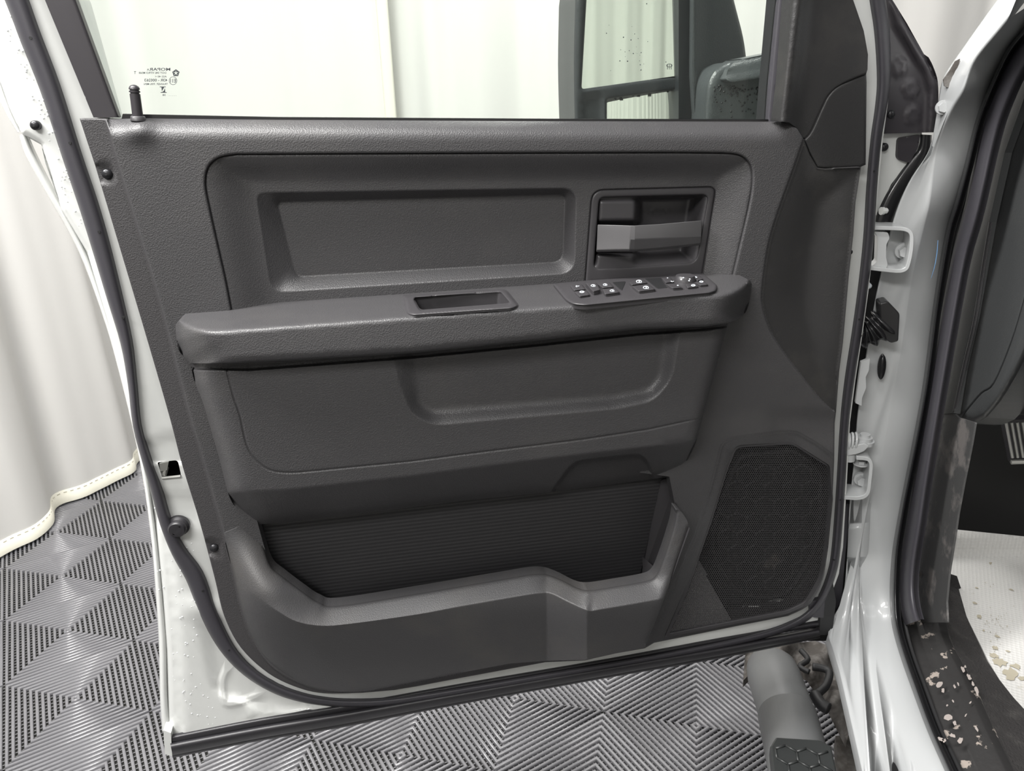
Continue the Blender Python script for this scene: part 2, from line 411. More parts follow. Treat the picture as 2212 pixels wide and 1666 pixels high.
# ================================================================== curtains
def curtain(name, label, path, z0, z1, amp, pitch, m, seed=0, hem=True, closedfold=True):
    r = np.random.default_rng(seed)
    C = cat(path, 30); d = np.r_[0, np.cumsum(np.linalg.norm(np.diff(C, axis=0), axis=1))]; L = d[-1]
    n = int(L / .012); t = np.linspace(0, L, n); P = np.stack([np.interp(t, d, C[:, i]) for i in range(2)], 1)
    tg = np.gradient(P, axis=0); tg /= np.linalg.norm(tg, axis=1)[:, None]; nr = np.c_[tg[:, 1], -tg[:, 0]]
    ph = np.cumsum(.012 * 2 * np.pi / pitch * (1 + .55 * np.interp(t, np.linspace(0, L, 24), r.uniform(-1, 1, 24))))
    am = amp * (.55 + .45 * np.interp(t, np.linspace(0, L, 20), r.uniform(-1, 1, 20)))
    zs = np.r_[z0, z0 + .012, z0 + .045, np.linspace(z0 + .12, z1, 14)]
    V = []
    for z in zs:
        k = 1.0 + .12 * (z1 - z) / (z1 - z0)
        sway = .012 * np.sin(ph * .31 + z * 1.7) * (1 - (z - z0) / (z1 - z0))
        off = (np.sin(ph) * am + .3 * am * np.sin(2.1 * ph + 1)) * k + sway
        Q = P + nr * off[:, None]
        V.append(np.c_[Q, np.full(n, z)])
    X = np.array(V); rows, cols = X.shape[:2]
    F = [(i * cols + j, i * cols + j + 1, (i + 1) * cols + j + 1, (i + 1) * cols + j) for i in range(rows - 1) for j in range(cols - 1)]
    o = mk(name, X.reshape(-1, 3), F, m); o['label'] = label; o['category'] = 'curtain'
    sd = o.modifiers.new('thick', 'SOLIDIFY'); sd.thickness = .0015
    if hem:
        nx = np.c_[nr, np.zeros(n)]; hv = np.concatenate([X[0] + nx * .003, X[2] + nx * .003 + [0, 0, .01], X[2] - nx * .003 + [0, 0, .01], X[0] - nx * .003])
        hf = [(r_ * n + j, r_ * n + j + 1, (r_ + 1) * n + j + 1, (r_ + 1) * n + j) for r_ in range(3) for j in range(n - 1)]
        h = mk('hem', hv, hf, M['hem'], o, label='cream hem band')
        sv = []; sf = []
        for j in range(2, n - 2, 2):
            for sgn in (1,):
                a = X[2][j] + nx[j] * .0042 * sgn; c = X[2][j + 1] + nx[j + 1] * .0042 * sgn; b = len(sv)
                sv += [a, c, c + [0, 0, .0025], a + [0, 0, .0025]]; sf.append((b, b + 1, b + 2, b + 3))
        s = mk('stitching', sv, sf, M['stitch'], h); s['kind'] = 'stuff'
    return o
hemline = [(-2.35, .55), (-2.1, 1.3), (-1.93, 1.95), (-1.795, 2.30), (-1.735, 2.455), (-1.80, 2.60), (-1.72, 2.70), (-1.655, 2.86), (-1.665, 2.98), (-1.6, 3.2), (-1.35, 3.42), (-1.0, 3.47), (-.50, 3.46)]
c = curtain('curtain', 'white curtain left of the open door, its cream hem sweeping over the ribbed floor', hemline, .01, 3.3, .012, .32, M['curtain'], 3)
c2 = curtain('curtain', 'white curtain hanging behind the window glass and the large door mirror', [(-.56, 3.52), (-.2, 3.53), (.6, 3.5), (1.6, 3.42), (3.4, 3.3)], .01, 3.3, .03, .30, M['curtain'], 11)
c3 = curtain('curtain', 'striped white curtain seen reflected in the two mirror glasses', [(3.6, -.4), (3.0, -1.8), (.5, -2.5), (-1.5, -2.2), (-2.8, -.9)], .01, 3.3, .03, .15, M['curtain'], 5)

sx = np.linspace(-.515, -.465, 7); SV = []
for z in np.linspace(.02, 3.3, 12): SV += [(x, 3.432 - .008 * math.sin((x + .515) * 60) + .01 * math.sin(z * 1.3), z) for x in sx]
o = mk('side_hem', SV, [(i * 7 + j, i * 7 + j + 1, (i + 1) * 7 + j + 1, (i + 1) * 7 + j) for i in range(11) for j in range(6)], M['curtain_b'], c2, label='cream folded side edge')
o.modifiers.new('thick', 'SOLIDIFY').thickness = .002

# ================================================================== the open door
door = thing('truck_door', 'open white truck door with black grained inner trim panel, armrest and map pocket', 'door', (float(DA[0]), float(DA[1]), .5))

# --- white metal shell behind the trim
shell_o = [(-150, -300), (-60, -60), (0, 175), (20, 232), (40, 276), (47, 289), (89, 313), (98, 353), (134, 454), (188, 545), (232, 690), (262, 800), (290, 914), (318, 1010), (336, 1130), (352, 1296), (360, 1406), (363, 1500), (366, 1592),
           (560, 1556), (734, 1526), (1000, 1478), (1312, 1424), (1700, 1352), (1768, 1340), (1790, 1300), (1812, 1240), (1821, 1182), (1829, 1048), (1836, 914), (1848, 820), (1863, 722), (1876, 629), (1888, 517), (1897, 403), (1907, 303), (1917, 230), (1924, 168), (1919, 67), (1908, -40), (1860, -300),
           (1700, -300), (1697, 0), (1690, 200), (1700, 300), (260, 300), (240, 262), (165, 0), (48, -300)]
L_emb = cat([(487, 1452), (480, 1475), (484, 1512), (492, 1521), (520, 1516), (552, 1505)], 5)
def h_shell(P):
    x, y = P[:, 0], P[:, 1]
    w = np.full(len(P), -.014)
    # rounded outer return towards the left edge
    left = [(-150, -300), (-60, -60), (0, 175), (20, 232), (47, 289), (89, 313), (134, 454), (188, 545), (232, 690), (262, 800), (290, 914), (318, 1010), (336, 1130), (352, 1296), (360, 1406), (366, 1600)]
    d = dpl(P, left); w += roll(d, 16, .010)
    w += -.006 * ss(34, 20, d) * ss(1000, 1150, y)
    w += .006 * ss(14, 6, dpl(P, [(700, 1490), (560, 1440), (470, 1330), (430, 1220), (396, 1100), (360, 980)])) * 0
    # recess in the lower corner with an L shaped bead
    rec = rc([(430, 1330, 25), (470, 1500, 30), (600, 1535, 30), (680, 1530, 20), (560, 1470, 20), (470, 1380, 20)])
    w += -.007 * ss(-9, 9, sdf(P, rec))
    w += .0022 * ss(11, 3, dpl(P, L_emb)) + .0012 * ss(17, 8, np.hypot(x - 540, y - 1538))
    # step lines along the flank
    w += -.004 * ss(945, 957, y + .25 * (x - 330)) * ss(1005, 995, y) * ss(430, 420, x)
    w += -.004 * ss(1060, 1075, y) * ss(1150, 1110, y) * ss(440, 420, x)
    w += .004 * ss(1290, 1300, y) * ss(1345, 1320, y) * ss(372, 420, x)
    core = [(230, 300), (1800, 300), (1790, 900), (1785, 1200), (1740, 1290), (1400, 1370), (800, 1470), (640, 1440), (520, 1260), (410, 900)]
    w -= .10 * ss(4, 40, sdf(P, core))
    return w
shell = patch('door_shell', shell_o, h_shell, M['paint'], door, step=14, holes=[rc([(340, 999, 4), (384, 994, 8), (392, 1030, 3), (352, 1036, 4)])], fine=[L_emb], fr=14, fstep=4, skirt=.05, hskirt=False, label='white painted metal')
# latch pocket
mb = MB(); pts = rc([(336, 995, 4), (388, 990, 8), (396, 1034, 3), (348, 1040, 4)])
for wv in (-.075,): mb.v += [tuple(Dp(p[0], p[1], -.018)) for p in pts] + [tuple(Dp(p[0], p[1], -.018) + DN * -.05) for p in pts]
n = len(pts); mb.f += [(i, (i + 1) % n, n + (i + 1) % n, n + i) for i in range(n)] + [tuple(n + i for i in range(n))]
mb.out('latch_recess', M['dark'], door)
mb = MB()
mb.tube([pt(Dp, 352, 1004, -.022), pt(Dp, 358, 1012, -.02), pt(Dp, 354, 1024, -.018), pt(Dp, 345, 1030, -.02)], .0045, 8)
mb.prism([pt(Dp, 344, 1002, -.012), pt(Dp, 364, 998, -.012), pt(Dp, 361, 1016, -.012), pt(Dp, 346, 1019, -.012)], DN * -.003)
mb.tube([pt(Dp, 350, 1033, -.012), pt(Dp, 390, 1029, -.012)], .002, 8)
mb.out('door_latch', M['steel'], door, label='bare metal latch')
# outer skin edge (hemmed flange)
fl = [(47, 289, 8), (62, 330, 10), (90, 385, 9), (120, 440, 8), (150, 492, 8), (186, 566, 8), (232, 700, 6), (260, 800, 6), (288, 914, 6), (312, 1030, 6), (332, 1170, 7), (343, 1296, 8), (350, 1390, 9), (352, 1500, 9), (358, 1580, 10)]
band('outer_skin_edge', [(a + 2, b) for a, b, c_ in fl], [c_ for a, b, c_ in fl], M['paint'], door, w0=-.034, h=.010)
band('outer_skin_edge', [(-40, 60), (0, 190), (22, 245), (42, 285)], [9, 9, 8, 5], M['paint'], door, w0=-.034, h=.010)
mb = MB(); P_ = [(353, 1578), (369, 1584), (372, 1634), (356, 1630)]
mb.prism([pt(Dp, a, b, -.006) for a, b in P_], DN * -.03); shade_angle(mb.out('skin_corner', M['paint'], door))

# --- bottom seals
for nm, ln, hw, w0, hh in (('bottom_seal', [(366, 1601), (560, 1563), (734, 1534), (1000, 1486), (1312, 1432), (1560, 1385), (1768, 1349)], [9, 9, 8, 8, 7, 6, 5], -.012, .004),
                       ('bottom_seal', [(370, 1618), (562, 1581), (734, 1552), (1000, 1504), (1312, 1449), (1560, 1406), (1770, 1366)], [15, 14, 14, 12, 11, 10, 9], -.016, .018),
                       ('bottom_seal', [(372, 1633), (562, 1596), (734, 1568), (1000, 1517), (1312, 1461), (1560, 1418), (1771, 1376)], [5, 5, 5, 4, 4, 4, 3], -.03, .01)):
    band(nm, ln, hw, M['rubber'], door, w0=w0, h=hh)

# --- main weatherstrip round the door
ws = [(-60, -250, 30), (36, 0, 24), (66, 82, 23), (108, 190, 22), (155, 336, 21), (190, 440, 21), (217, 530, 20), (247, 640, 17), (273, 740, 13), (286, 830, 10), (296, 920, 9), (318, 1000, 10), (338, 1060, 12), (358, 1130, 13), (385, 1190, 16), (420, 1245, 20), (445, 1310, 19), (472, 1370, 17), (505, 1420, 14), (548, 1460, 12), (600, 1490, 11), (650, 1507, 10), (700, 1516, 9), (760, 1520, 9), (850, 1516, 9), (1000, 1493, 9), (1200, 1459, 9), (1400, 1424, 8), (1560, 1393, 8), (1650, 1372, 8), (1705, 1353, 8), (1745, 1330, 9), (1775, 1295, 9), (1797, 1240, 9), (1807, 1182, 9), (1817, 1048, 9), (1825, 914, 9), (1836, 820, 10), (1851, 722, 10), (1864, 629, 10), (1877, 517, 11), (1884, 403, 11), (1893, 303, 11), (1904, 230, 12), (1910, 168, 14), (1906, 67, 16), (1893, -30, 17), (1860, -300, 18)]
seal = band('weatherstrip', [(a, b) for a, b, c_ in ws], [c_ for a, b, c_ in ws], M['rubber_grey'], door, w0=-.012, h=.013, n=10, label='dark grey rubber seal')
for x, y in [(66, 82), (151, 309), (214, 501), (266, 686), (438, 1277), (495, 1405), (1815, 1080), (1802, 1210), (1888, 370), (1856, 690)]:
    p = pt(Dp, x, y, .0008); mb = MB(); mb.tube([p - Vector(DN) * .004, p + Vector(DN) * .0005], .0017, 10); mb.out('vent_hole', M['dark'], seal)
for x, y, r, w in ((75, 271, 11, -.008),): screw('bolt', Dp, x, y, w, r, M['screw'], door)
# bump stop
c = pt(Dp, 387, 1133, -.012); mb = MB(); N_ = Vector(DN)
mb.tube([c, c + N_ * .006, c + N_ * .009, c + N_ * .0145, c + N_ * .017, c + N_ * .0172, c + N_ * .014], [.0155, .0155, .0125, .0125, .0105, .007, .0055], 28)
o = mb.out('bump_stop', M['rubber'], door, label='round black rubber stop'); shade_angle(o, 40)
mb = MB(); mb.tube([c + N_ * .0135, c + N_ * .0155, c + N_ * .016], [.0042, .004, .002], 14); mb.out('stop_screw', M['screw'], o)

# --- window frame and glass
patch('window_frame', [(-27, -300), (97, 0), (202, 254), (258, 254), (165, 0), (62, -300)], lambda P: -.004 + roll(dpl(P, [(62, -300), (165, 0), (258, 254)]), 8, .006), M['frame'], door, step=20, fr=8, fstep=4, skirt=.008, label='matte black window frame')
patch('window_channel', [(1707, -300), (1679, 0), (1662, 180), (1655, 262), (1682, 264), (1692, 180), (1704, 0), (1730, -300)], lambda P: -.012 + roll(dpl(P, [(1700, -300), (1679, 0), (1655, 262)]), 10, .008), M['rubber_grey'], door, step=14, fr=6, fstep=3, skirt=.03)
patch('window_glass', [(30, -300), (232, 262), (250, 290), (1668, 290), (1700, -300)], -.022, M['glass'], door, step=120, fr=0, skirt=.004, label='green tinted window glass')
patch('glass_run_seal', rc([(265, 246), (300, 247), (600, 253), (1250, 257), (1660, 258), (1660, 264), (1250, 264), (600, 263), (262, 258)]), -.008, M['gap'], door, step=10, fr=0, skirt=.012)

# printing on the glass (reads from outside, so it is mirrored here)
def glyph_text(body, x, y, wpx, hpx, parent, m, plane=Dp, w=-.0215, mirror=True, name='lettering'):
    cu = bpy.data.curves.new('t', 'FONT'); cu.body = body; cu.size = 1; cu.offset = .018; cu.resolution_u = 2
    o = bpy.data.objects.new('t', cu); COL.objects.link(o); bpy.context.view_layer.update()
    me = o.to_mesh(); V = np.array([v.co[:] for v in me.vertices]); F = [tuple(p.vertices) for p in me.polygons]; o.to_mesh_clear(); bpy.data.objects.remove(o)
    if not len(V): return
    a, b = V[:, :2].min(0), V[:, :2].max(0); u = (V[:, 0] - a[0]) / (b[0] - a[0]); v = (V[:, 1] - a[1]) / (b[1] - a[1])
    if mirror: u = 1 - u
    X = plane(x + u * wpx, y + hpx - v * hpx, w)
    return mk(name, X, F, m, parent, False)
def shape(polys, parent, m, plane=Dp, w=-.0215, name='mark'):
    mb = MB()
    for q in polys:
        q = np.array(q, float); b = len(mb.v); mb.v += [tuple(p) for p in plane(q[:, 0], q[:, 1], w)]; mb.f.append(tuple(range(b, b + len(q))))
    return mb.out(name, m, parent)
def ring(cx, cy, rx, ry, t, n=24, a0=0, a1=360):
    out = []
    for i in range(n):
        a, b = math.radians(a0 + (a1 - a0) * i / n), math.radians(a0 + (a1 - a0) * (i + 1) / n)
        out.append([(cx + rx * math.cos(a), cy + ry * math.sin(a)), (cx + rx * math.cos(b), cy + ry * math.sin(b)), (cx + (rx - t) * math.cos(b), cy + (ry - t) * math.sin(b)), (cx + (rx - t) * math.cos(a), cy + (ry - t) * math.sin(a))])
    return out
gl = [o for o in door.children if o.name.startswith('window_glass')][0]
for body, x, y, w_, h_ in (('MOPAR', 322, 146.5, 46, 6.5), ('R', 317, 148.5, 4, 4), ('DOT 546 VITRO M568', 300, 155.2, 59, 4.4), ('T', 289.5, 154, 4.5, 6), ('AS2 40 <', 335, 163.4, 25, 4.0), ('43R - 000263', 312, 170, 49.5, 6.3), ('TRANSP. 70% MIN', 311, 179.6, 51.5, 4.2), ('. . . . .   38', 351, 203.3, 30, 4.0)):
    glyph_text(body, x, y, w_, h_, gl, M['mark'])
pent = [(380 + 8.3 * math.sin(math.radians(a)) * 1.0, 157.8 - 8.3 * math.cos(math.radians(a))) for a in range(0, 360, 72)]
star = [(380 + r_ * math.sin(math.radians(a)), 157.8 - r_ * math.cos(math.radians(a))) for a, r_ in [(i * 36, 6.3 if i % 2 == 0 else 1.6) for i in range(10)]]
bars = []
for i in range(10):     # five-pointed emblem: the pentagon with the star left clear
    a0, a1 = math.radians(i * 36), math.radians((i + 1) * 36)
    rp = lambda k: 8.3 if k % 2 == 0 else 8.3 * math.cos(math.radians(36))
    P0, P1 = star[i], star[(i + 1) % 10]
    Q0 = (380 + rp(i) * math.sin(a0), 157.8 - rp(i) * math.cos(a0)); Q1 = (380 + rp(i + 1) * math.sin(a1), 157.8 - rp(i + 1) * math.cos(a1)); bars.append([P0, Q0, Q1, P1])
shape(bars, gl, M['mark'], name='star_emblem')
shape(ring(373.8, 174.5, 8.8, 9.0, 1.0), gl, M['mark'], name='approval_circle'); glyph_text('E11', 367.5, 170.5, 12.5, 8, gl, M['mark'])
shape([[(345, 187), (358, 187), (358, 188.5), (345, 188.5)], [(347, 199), (360, 199), (360, 200.6), (347, 200.6)], [(348.5, 188), (355, 188), (350.5, 196), (350, 199)], [(357, 199), (356.5, 190), (354, 196), (350.5, 199)]], gl, M['mark'], name='hourglass_symbol')

# --- trim: flange, main panel
ridge = cat([(228, 262), (244, 320), (262, 380), (283, 449), (304, 518), (325, 587), (357, 700), (409, 900), (430, 969), (460, 1075), (488, 1176), (508, 1258), (522, 1318), (547, 1388), (589, 1443), (653, 1480), (720, 1494), (793, 1493), (900, 1474), (1100, 1434), (1178, 1427), (1264, 1425), (1330, 1412), (1393, 1400)], 5)
inset_o = rc([(436, 334, 75), (1612, 328, 62), (1640, 345, 0), (1582, 604, 0), (1608, 640, 0), (1480, 690, 0), (515, 720, 0), (500, 676, 0)][0:2] + [(1582, 606, 0), (1560, 660, 0), (520, 720, 0), (498, 668, 0)], 10)
inset_o = np.vstack([cat([(500, 674), (487, 606), (472, 539), (454, 458), (443, 398), (450, 360), (474, 340), (510, 333)], 6), [(700, 332), (1150, 330), (1452, 329)], cat([(1560, 330), (1598, 335), (1620, 354), (1626, 385), (1620, 437), (1597, 538), (1582, 602)], 6), [(1590, 640), (1400, 680), (900, 712), (530, 735)]])
pocket_open = np.vstack([[(556, 1128)], cat([(558, 1135), (571, 1182), (586, 1224), (612, 1247), (657, 1281), (690, 1302), (730, 1309), (887, 1285), (1099, 1249), (1148, 1241), (1180, 1241), (1211, 1252), (1247, 1270), (1275, 1275), (1330, 1267), (1396, 1255), (1417, 1243), (1430, 1215), (1442, 1181), (1456, 1135), (1461, 1107)], 5), [(1446, 1030), (1300, 1010), (700, 1050), (540, 1080)]])
front_poly = np.vstack([[(1737, 301), (1718, 356)], cat([(1695, 420), (1674, 481), (1659, 538), (1648, 620), (1648, 660), (1664, 712), (1690, 755), (1730, 808), (1768, 856), (1790, 878)], 5), [(1808, 893), (1813, 800), (1821, 740), (1834, 592), (1843, 510), (1848, 437), (1860, 361), (1782, 364), (1766, 362), (1750, 335)]])
grille_o = rc([(1589, 962, 14), (1712, 955, 14), (1793, 1006, 8), (1797, 1080, 0), (1787, 1182, 0), (1777, 1250, 18), (1748, 1302, 30), (1702, 1323, 10), (1568, 1349, 0), (1440, 1374, 3), (1481, 1277, 0), (1534, 1125, 0), (1568, 1014, 0)])
main_o = np.vstack([[(172, 256), (262, 257), (300, 256), (600, 259), (1250, 262), (1660, 263), (1688, 263), (1704, 266), (1722, 278), (1737, 302), (1750, 335)], front_poly[-3:-1][::-1] * 0 + [(1766, 362), (1782, 364)], [(1860, 361), (1848, 437), (1843, 510), (1834, 592), (1821, 740), (1813, 800), (1806, 890), (1803, 914), (1802, 994), (1798, 1082), (1787, 1183)],
                    cat([(1783, 1225), (1776, 1255), (1764, 1284), (1743, 1311), (1702, 1331)], 4), [(1600, 1351), (1413, 1389), (1393, 1401), (1330, 1412), (1264, 1427), (1178, 1431), (1000, 1464), (900, 1483), (852, 1491)], cat([(783, 1497), (700, 1498), (644, 1486), (580, 1455), (520, 1399), (484, 1330), (464, 1250), (432, 1130), (393, 1003), (366, 900), (308, 700), (206, 359)], 5)])
sp_out = np.vstack([[(1393, 1395), (1501, 1159), (1534, 1055)], cat([(1552, 985), (1560, 960), (1578, 947)], 4), [(1640, 938), (1702, 932), (1722, 934), (1763, 957), (1800, 984)]])
def h_main(P):
    x, y = P[:, 0], P[:, 1]
    main_poly = np.vstack([ridge, [(1900, 1400), (1900, 200), (224, 200)]])
    dR = sdf(P, main_poly)
    w = .003 + .017 * ss(-2.5, 3.5, dR)
    top = np.interp(x, [200, 300, 1250, 1690], [257, 257, 262, 264])
    w -= .024 * (1 - np.clip((y - top) / 42, 0, 1)) ** 2.2 * ss(-3, 8, dR) * ss(1735, 1640, x)
    # lock button boss
    w += .010 * np.exp(-(((x - 300) / 30) ** 2 + ((y - 268) / 30) ** 2))
    dF = sdf(P, front_poly)
    w += -.004 * ss(0, 4, dF) - .012 * ss(0, 110, dF)
    w += -.004 * ss(3.2, 0, np.abs(dF)) * (x < 1800)
    # screw recesses in the flange
    for cx, cy, r in ((230, 376, 21), (462, 1184, 17)):
        q = rc([(cx - 60, cy - r, 0), (cx + r * .9, cy - r, r), (cx + r * .9, cy + r, r), (cx - 60, cy + r, 0)]); w += -.004 * ss(-1, 3, sdf(P, q)) * ss(4, -4, dR)
    # region beside the pocket and under the bolster, rising to the speaker
    ds = -side(P, sp_out); m = ss(880, 960, y) * (x > 1380)
    w += m * (-.024 * ss(-6, -70, ds) * ss(1760, 1690, x) + .004 * ss(-6, 0, ds))
    w += -.002 * ss(2.2, 0, np.abs(ds)) * (x > 1480) * (y > 900)
    w += -.006 * ss(0, 26, y - (879 + np.clip((x - 1560) * .0, 0, 60))) * ss(1640, 1700, x) * ss(990, 930, y)
    dI = sdf(P, inset_o); w += roll(np.maximum(-dI, 0), 5, .003)
    dE = sdf(P, main_o); w += roll(np.maximum(dE, 0), 3, .0015)
    return w
main = patch('trim_panel', main_o, h_main, M['trim'], door, step=10, holes=[resample(inset_o, 5), pocket_open, grille_o], fine=[ridge, front_poly[:-1], sp_out], fr=9, fstep=3, skirt=.02, hskirt=True, label='black grained plastic trim')
main.data.materials.append(M['trim_flange']); main.data.materials.append(M['trim_front_shaded'])
def face_px(o):      # where each face sits in the photo frame
    me = o.data; C = np.empty(len(me.polygons) * 3); me.polygons.foreach_get('center', C); C = C.reshape(-1, 3) + np.array(ORG[o]) - CAM
    z = C @ _fw; return np.c_[1106 + FPX * (C @ RT) / z, 833 - FPX * (C @ UP) / z]
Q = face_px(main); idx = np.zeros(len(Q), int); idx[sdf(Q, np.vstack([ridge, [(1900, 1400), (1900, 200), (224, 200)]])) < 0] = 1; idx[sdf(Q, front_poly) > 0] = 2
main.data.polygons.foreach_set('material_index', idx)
screw('trim_screw', Dp, 231, 376, .001, 12, M['screw'], door); screw('trim_screw', Dp, 462, 1184, .001, 10, M['screw'], door); screw('trim_screw', Dp, 1837, 545, -.002, 5, M['screw'], door)

# lock button
b0 = pt(Dp, 298, 254, .006); b1 = pt(Dp, 289, 183, .006); ax = (b1 - b0)
prof = [(-.25, 1), (.62, .95), (.72, .95), (.73, .8), (.76, .8), (.77, 1), (.81, 1), (.82, .82), (.85, .82), (.86, 1.0), (.90, .96), (.95, .8), (.985, .5), (1, .15)]
mb = MB(); mb.tube([b0 + ax * a for a, r in prof], [.0060 * r for a, r in prof], 22); shade_angle(mb.out('lock_button', M['frame'], door, label='ribbed lock plunger'), 40)
mb = MB(); mb.tube([b0 - ax * .1, b0 + ax * .03, b0 + ax * .05], [.0085, .008, .007], 26); shade_angle(mb.out('lock_bezel', M['trim_smooth'], door), 50)

# --- upper insert with pressed rectangle
E1 = rc([(552, 416, 22), (1245, 406, 30), (1241, 590, 34), (586, 632, 30)]); E2 = rc([(599, 437, 12), (1221, 420, 16), (1216, 566, 24), (640, 598, 18)])
bez_o = rc([(1279, 411, 26), (1546, 404, 16), (1516, 600, 0), (1264, 612, 0)], 6)
bez_i = rc([(1294, 426, 14), (1531, 420, 16), (1504, 568, 20), (1364, 577, 0), (1282, 581, 14)])
def h_inset(P):
    dl = dpl(P, [(530, 735), (500, 674), (472, 539), (443, 398), (443, 300)]); dt = dpl(P, [(300, 334), (700, 332), (1150, 330), (1452, 329), (1800, 330)]); dr = dpl(P, [(1640, 300), (1626, 385), (1597, 538), (1580, 610), (1570, 700)])
    m = np.minimum(np.minimum(ss(0, 105, dl), ss(0, 62, dt)), np.clip(dr / 74, 0, 1) ** 1.15)
    w = .016 - .020 * m + roll(sdf(P, inset_o), 5, .004)
    a, b = sdf(P, E1), -sdf(P, E2)
    t = np.where(a <= 0, 0, np.where(b <= 0, 1, a / np.maximum(a + b, 1e-6))); t = np.clip(t, 0, 1)
    w -= .021 * t
    w += -.003 * ss(2.5, 0, np.abs(sdf(P, bez_o)))
    return w
patch('trim_insert', inset_o, h_inset, M['trim'], door, step=8, holes=[bez_o], fine=[np.vstack([E1, E1[:1]]), np.vstack([E2, E2[:1]])], fr=8, fstep=3, skirt=.012, label='recessed upper insert')

# --- pull handle
patch('handle_bezel', bez_o, lambda P: -.0035 + roll(sdf(P, bez_o), 5, .003) + roll(sdf(P, bez_i) * -1, 4, .002), M['trim_smooth'], door, step=8, holes=[bez_i], fr=8, fstep=2, skirt=.01)
def h_cup(P):
    x, y = P[:, 0], P[:, 1]; d = sdf(P, bez_i)
    deep = -.006 - .044 * np.minimum(ss(0, 42, dpl(P, [(1531, 420), (1504, 568)])), np.minimum(ss(0, 12, dpl(P, [(1294, 423), (1531, 417)])), ss(0, 34, dpl(P, [(1504, 572), (1364, 578), (1282, 582)]))))
    pad = rc([(1284, 422, 8), (1385, 420, 24), (1378, 600, 24), (1276, 600, 6)]); dp_ = sdf(P, pad)
    gap = ss(6, 14, np.abs(y - 514) - 24)
    w = deep + (.0 - deep - .005) * ss(-4, 15, dp_) - .03 * (1 - gap) * ss(-4, 10, dp_)
    w += -.010 * ss(1330, 1375, x) * ss(0, 8, dp_) * 0
    w += .0008 * ss(1.5, 0, np.abs(np.hypot(x - 1424, y - 464) - 17)) * (y > 440)
    return w
patch('handle_cup', resample(rc([(1291, 423, 14), (1534, 417, 16), (1507, 572, 20), (1364, 580, 0), (1279, 584, 14)]), 4), h_cup, M['trim_smooth'], door, step=4, fr=3, fstep=2, skirt=.006)
sec = [(1291, (485, 515, 544), (.006, .006, .006)), (1330, (486, 514, 543), (.019, .019, .019)), (1362, (487, 516, 543), (.030, .030, .029)), (1372, (487, 517, 543), (.031, .032, .023)), (1424, (484, 515, 539), (.027, .029, .019)), (1480, (479, 513, 533), (.019, .020, .012)), (1516, (476, 511, 529), (.010, .010, .005))]
X = []; 
for x, (y0, y1, y2), (w0, w1, w2) in sec:
    sk = (y0 - 486) * .1
    X += [Dp(x, y0 + 4, w0 - .016), Dp(x, y0 + 1, w0 - .002), Dp(x, y0, w0), Dp(x - .02 * 30, (y0 + y1) / 2, (w0 + w1) / 2 + .0005), Dp(x - 1, y1, w1), Dp(x - 2, y2 - 4, w2 + .001), Dp(x - 3, y2, w2 - .003), Dp(x - 3, y2 + 1, w2 - .012)]
k = 8; F = [(i * k + j, i * k + (j + 1) % k, (i + 1) * k + (j + 1) % k, (i + 1) * k + j) for i in range(len(sec) - 1) for j in range(k)] + [tuple(range(k))[::-1], tuple((len(sec) - 1) * k + j for j in range(k))]
o = mk('pull_lever', X, F, M['lever'], door, label='smooth charcoal release lever'); bv = o.modifiers.new('b', 'BEVEL'); bv.width = .0009; bv.segments = 2; bv.limit_method = 'ANGLE'; bv.angle_limit = .5; shade_angle(o, 14)

# --- armrest
arm_top_z = 1.2445
arm_back = [(379, 712), (384, 697), (400, 689), (422, 684), (498, 677.5), (540, 668), (578, 656), (871, 636), (1150, 614), (1264, 606), (1450, 593), (1513, 588), (1578, 598.8), (1608, 601), (1620, 606)]
arm_o = np.vstack([cat([(379, 716), (381, 699), (398, 689), (422, 684)], 5), [(498, 677.5)], cat([(540, 667), (578, 656), (650, 651)], 4), [(871, 636), (1150, 614), (1264, 606), (1450, 593)], cat([(1513, 588), (1578, 597), (1608, 601), (1621, 607), (1624, 616)], 4), cat([(1620, 645), (1610, 676), (1578, 696), (1523, 706)], 4), [(1374, 712), (1150, 737), (892, 763), (632, 779)], cat([(495, 785), (440, 785), (408, 783), (396, 770), (386, 756), (381, 735)], 5)])
cup_hole = rc([(894, 645, 6), (1080, 631, 6), (1101, 656, 4), (908, 671, 8)])
def w_of_z(P, z):
    r = rays(P[:, 0], P[:, 1]); k = (z - CAM[2]) / r[:, 2]; X = CAM + r * k[:, None]; return (X - DA) @ DN
def h_arm(P):
    x, y = P[:, 0], P[:, 1]
    wt = w_of_z(P, arm_top_z)
    low = np.interp(x, [380, 495, 632, 892, 1150, 1374, 1523, 1578, 1624], [785, 785, 779, 763, 737, 712, 706, 696, 660])
    wf = .118 - .00006 * (low - y) + .000 * x
    wf = wf - .0 + roll(np.maximum(low - y, 0), 16, .014)
    dl = dpl(P, [(381, 640), (379, 716), (381, 735), (396, 772), (408, 790)]); dr = dpl(P, [(1615, 590), (1625, 612), (1621, 645), (1606, 682)])
    wl = .016 + .108 * np.sqrt(np.clip(1 - (1 - np.clip(dl / 135, 0, 1)) ** 2, 0, 1)); wr = .012 + .112 * np.sqrt(np.clip(1 - (1 - np.clip(dr / 85, 0, 1)) ** 2.0, 0, 1))
    w = smin(smin(wf, wl, .012), wr, .012)
    return smin(wt, w, .007)
arm = patch('armrest', arm_o, h_arm, M['trim'], door, step=6, holes=[cup_hole], fr=10, fstep=2.5, skirt=.06, hskirt=False, label='padded black armrest')
